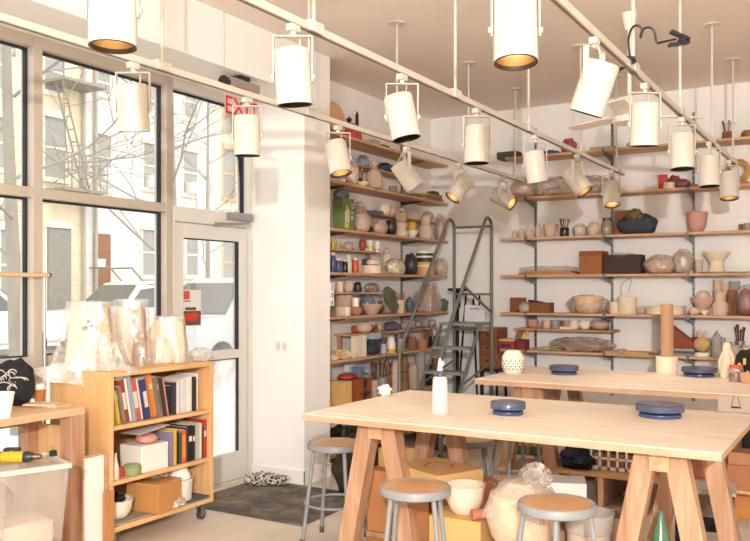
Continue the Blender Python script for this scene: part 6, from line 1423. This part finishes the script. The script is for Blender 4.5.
for w_ in [(-3, 8, 118, 168), (44, 65, 118, 178), (44, 64, 52, 92), (-4, 8, 40, 90), (46, 68, 228, 322), (0, 9, 230, 300)]: win(b1, *w_)
t, y0 = b1
fe = M()
zp = fz(70, 192)-GZ; ya, yb = fy(42)-y0, fy(85)-y0
fe.bx((0, ya, zp-.08), (1.0, yb, zp))
for q in (.5, 1.0): fe.tube([(1.0, ya, zp+q), (1.0, yb, zp+q)], .025, 5)
for k in range(7): fe.tube([(1.0, ya+(yb-ya)*k/6, zp), (1.0, ya+(yb-ya)*k/6, zp+1)], .02, 5)
zq_ = zp + 3.2
fe.bx((0, ya, zq_-.08), (1.0, yb, zq_))
for q in (.5, 1.0): fe.tube([(1.0, ya, zq_+q), (1.0, yb, zq_+q)], .025, 5)
for dx in (.45, .75): fe.tube([(dx, ya+.1, zq_), (dx, yb-.45, zp)], .03, 5)
for k in range(9): 
    f_ = k/9; fe.tube([(.45, ya+.1+(yb-.55-ya)*f_, zq_+(zp-zq_)*f_), (.75, ya+.1+(yb-.55-ya)*f_, zq_+(zp-zq_)*f_)], .02, 5)
part('fire_escape', fe, mc('#8d8578', 'matte'), t)
part('iron_door', M().bx((0, fy(47)-y0, GZ), (.06, fy(70)-y0, fz(58, 228)-GZ)), mc('#8a847b', 'matte', .3), t)
b2 = building('white painted town house with a brown door above a stoop', fy(84), fy(213), BR2)
for w_ in [(97, 109, 72, 94), (96, 110, 135, 181), (143, 156, 144, 188), (143, 155, 60, 100), (183, 196, 152, 194), (184, 196, 86, 118), (142, 155, 230, 275), (186, 197, 235, 275)]: win(b2, *w_, ac=w_[0] in (96, 143, 183) and w_[2] > 100)
t, y0 = b2
d_ = part('door', M().bx((0, fy(94)-y0, fz(103, 297)-GZ), (.08, fy(109)-y0, fz(103, 234)-GZ)), mc('#8a5f45', 'matte', .1), t)
part('notice', M().bx((.08, fy(96)-y0, fz(100, 268)-GZ), (.09, fy(103.5)-y0, fz(100, 259)-GZ)), mc('#f3f0ea', 'paper'), d_)
part('stoop', M().bx((0, fy(88)-y0, 0), (.9, fy(114)-y0, fz(103, 298)-GZ)).bx((.9, fy(90)-y0, 0), (1.5, fy(112)-y0, .9)).bx((1.5, fy(90)-y0, 0), (2.1, fy(112)-y0, .45)), mc('#c98d76', 'wall', .1), t)
rl = M()
for u in (90, 112): rl.tube([(2.1, fy(u)-y0, .45), (2.1, fy(u)-y0, 1.3), (.9, fy(u)-y0, 2.3), (0, fy(u)-y0, 2.3)], .03, 5)
part('railing', rl, mc('#8d867c', 'matte'), t)
m = M()
for u in (82, 94): m.tube([(.1, fy(u)-y0, 0), (.1, fy(u)-y0, 11)], .06, 6)
part('drain_pipe', m, mc('#a79f93', 'paint'), t)
b3 = building('buff town house with orange trimmed windows, seen above the door', fy(213), fy(300), BR3)
ORT = mc('#dcae84', 'wall')
for w_ in [(223, 234, 150, 198), (223, 233, 100, 130), (223, 236, 235, 290)]: win(b3, *w_, trim=ORT)
b4 = building('pale town house beyond the buff one', fy(-140), fy(-40), BR2)
# iron fence on the far pavement
fn = thing('iron_fence', 'thin iron fence on the far pavement', 'fence', (0, 0, GZ))
m = M(); ya, yb = pt(178, X=-19.6).y, pt(250, X=-19.6).y
for k in range(24): m.bx((-19.61, ya+(yb-ya)*k/23-.012, 0), (-19.59, ya+(yb-ya)*k/23+.012, 1.35))
part('bars', m, mc('#a58d6d', 'matte'), fn, kind='stuff'); part('rail', M().bx((-19.63, ya, 1.2), (-19.57, yb, 1.25)), mc('#a58d6d', 'matte'), fn)
# cars
def car(label, x, y, col, rz=0, kind='suv', cover=False):
    t = thing('car', label, 'car', (x, y, GZ+.06), rz)
    paint = mc(col, 'gloss', .03)
    H = 1.78 if kind == 'suv' else 1.45
    w = .9
    if kind == 'suv': bd = [(-2.3, .35), (2.3, .35), (2.35, .75), (2.2, 1.02), (1.2, 1.1), (-2.25, 1.12), (-2.35, .8)]; cb = [(1.25, 1.08), (.55, H-.06), (.3, H), (-1.9, H), (-2.15, 1.1)]
    else: bd = [(-2.25, .3), (2.2, .3), (2.28, .65), (2.0, .85), (1.0, .95), (-2.0, .98), (-2.3, .75)]; cb = [(1.1, .93), (.3, H-.04), (0, H), (-1.0, H-.02), (-1.8, .97)]
    m = M()
    n = len(bd)
    m.prism(bd, -w, w, 'X')
    part('body', m, paint, t, .06, )
    m = M()
    nb = len(cb); vs = [(-w*.93 if i else -w*.93, p[0], p[1]) for i, p in enumerate(cb)]
    lo = [(s_*(w*.96 if p[1] < 1.2 else w*.74), p[0], p[1]) for s_ in (-1, 1) for p in cb]
    m.add(lo, [tuple(range(nb)), tuple(range(2*nb-1, nb-1, -1))] + [(i, i+nb, (i+1) % nb+nb, (i+1) % nb) for i in range(nb)])
    cbn = part('cabin', m, paint, t, .04)
    gl = M(); k = .88
    cx_ = sum(p[0] for p in cb)/nb
    for s_ in (-1, 1):
        q = [(s_*(w*.97 if p[1] < 1.2 else w*.755), cx_+(p[0]-cx_)*k, 1.1+(p[1]-1.1)*.86+.02) for p in cb]
        q2 = [(a*1.005+s_*.004, b, c) for a, b, c in q]
        gl.add(q+q2, [tuple(range(nb)), tuple(range(2*nb-1, nb-1, -1))])
    a, b = cb[0], cb[1]
    def lerp(f, s_, o): return (s_*(w*.9 + (w*.7-w*.9)*f), a[0]+(b[0]-a[0])*f+o, a[1]+(b[1]-a[1])*f+o*.6)
    gl.add([lerp(.08, -1, .02), lerp(.08, 1, .02), lerp(.92, 1, .02), lerp(.92, -1, .02)], [(0, 1, 2, 3)])
    a, b = cb[-1], cb[-2]
    gl.add([lerp(.1, -1, -.02), lerp(.1, 1, -.02), lerp(.92, 1, -.02), lerp(.92, -1, -.02)], [(3, 2, 1, 0)])
    part('car_window', gl, mc('#5d5c58', 'gloss', .2), cbn)
    for s_ in (-1, 1):
        for yy in (-1.4, 1.4):
            wh = part('wheel', M().lathe([(0, 0), (.16, 0), (.34, .03), (.34, .2), (0, .2)], 24, (s_*(w-.15) if s_ > 0 else -w-.03, yy, .34), Matrix.Rotation(PI/2, 3, 'Y')), mc('#38383a', 'matte'), t)
            part('hub', M().lathe([(0, 0), (.2, 0), (.17, .02), (0, .02)], 16, (s_*(w+.045), yy, .34), Matrix.Rotation(s_*PI/2, 3, 'Y')), mc('#b5b6b6', 'metal'), wh)
    return t
car('silver car across the street, seen through the second window', -17, 15.9, '#bdbcb9', PI, 'suv')
p = pt(-6, X=-17); car('white car across the street beyond the tree trunk', -17, 10.6, '#d5d3cf', 0, 'suv')
p = pt(214, X=-10.4); car('silver grey car parked outside the glass door', -10.4, p.y+.6, '#b5b5b4', PI, 'suv')
# trees
def tree(label, loc, h, r0, seed, spread=1.0, levels=4, lean=(0, 0)):
    rn = random.Random(seed); t = thing('street_tree', label, 'tree', loc)
    BARK = mc('#8f867b', 'matte', .2)
    tp = Vector((lean[0], lean[1], h))
    pts = [Vector((0, 0, 0)).lerp(tp, f) + Vector((.06*math.sin(3*f+seed), .06*math.cos(4*f), 0)) for f in [k/8 for k in range(9)]]
    part('trunk', M().tube(pts, [r0*(1-.72*k/8) for k in range(9)], 10), BARK, t)
    m = M()
    def grow(p, d, L, r, lv):
        q = [p]; dd = d.copy()
        for k in range(4):
            dd = (dd + Vector((rn.uniform(-.25, .25), rn.uniform(-.25, .25), rn.uniform(-.12, .2)))).normalized(); q.append(q[-1] + dd*L/4)
        m.tube(q, [r*(1-.6*k/4) for k in range(5)], 5)
        if lv > 0:
            for k in range(3 if lv > 1 else 3):
                s_ = q[1+k % 4] if k < 3 else q[-1]
                nd = (dd + Vector((rn.uniform(-1, 1), rn.uniform(-1, 1), rn.uniform(-.5, .7)))*.9).normalized()
                grow(s_, nd, L*.7, max(r*.55, .006), lv-1)
    for i in range(11):
        f = .3 + .7*i/10; a = i*2.4 + seed
        grow(Vector((0, 0, 0)).lerp(tp, f), Vector((math.cos(a)*spread, math.sin(a)*spread, .55)).normalized(), (1.9-.8*f)*spread*1.3, r0*.22, levels-2)
    part('branches', m, BARK, t, kind='stuff')
p = pt(14, X=-8.2); tree('bare street tree with its trunk in front of the first pane', (p.x, p.y, GZ), 6.5, .095, 3, 1.2, 5)
p = pt(208, X=-15.5); tree('bare slim tree seen through the glass door', (-15.5, p.y, GZ), 7, .085, 5, .9, 4)
p = pt(60, X=-9.4); tree('bare tree whose branches cross the second window', (-9.4, pt(97, X=-9.4).y+1.6, GZ), 6.5, .09, 11, 1.4, 5, (.3, -.5))
# ================================================================ CAMERA, LIGHT
cam = bpy.data.cameras.new('camera'); co = bpy.data.objects.new('camera', cam); C.objects.link(co)
co.location = (0, 0, EYE); co.rotation_euler = (R(90), 0, YAW)
cam.sensor_width = 36; cam.lens = F/750*36; cam.shift_y = (HZ-270.5)/750; cam.clip_start = .05; cam.clip_end = 300
sc = bpy.context.scene; sc.camera = co
w = bpy.data.worlds.new('World'); sc.world = w; w.use_nodes = True
nt = w.node_tree; bg = nt.nodes['Background']; bg.inputs['Color'].default_value = (.98, .99, 1, 1); bg.inputs['Strength'].default_value = 1.45
sun = bpy.data.lights.new('sun', 'SUN'); sun.energy = .6; sun.angle = R(25); sun.color = (1, .97, .92)
so = bpy.data.objects.new('sun', sun); C.objects.link(so); so.rotation_euler = Vector((-.75, .25, -.6)).to_track_quat('-Z', 'Y').to_euler()
sc.view_settings.view_transform = 'Standard'; sc.view_settings.look = 'None'; sc.view_settings.gamma = 1; sc.view_settings.exposure = .92
sc.view_settings.use_curve_mapping = False
sc.cycles.use_denoising = True
sc.cycles.max_bounces = 10; sc.cycles.diffuse_bounces = 6; sc.cycles.transparent_max_bounces = 24
sc.cycles.sample_clamp_indirect = 6
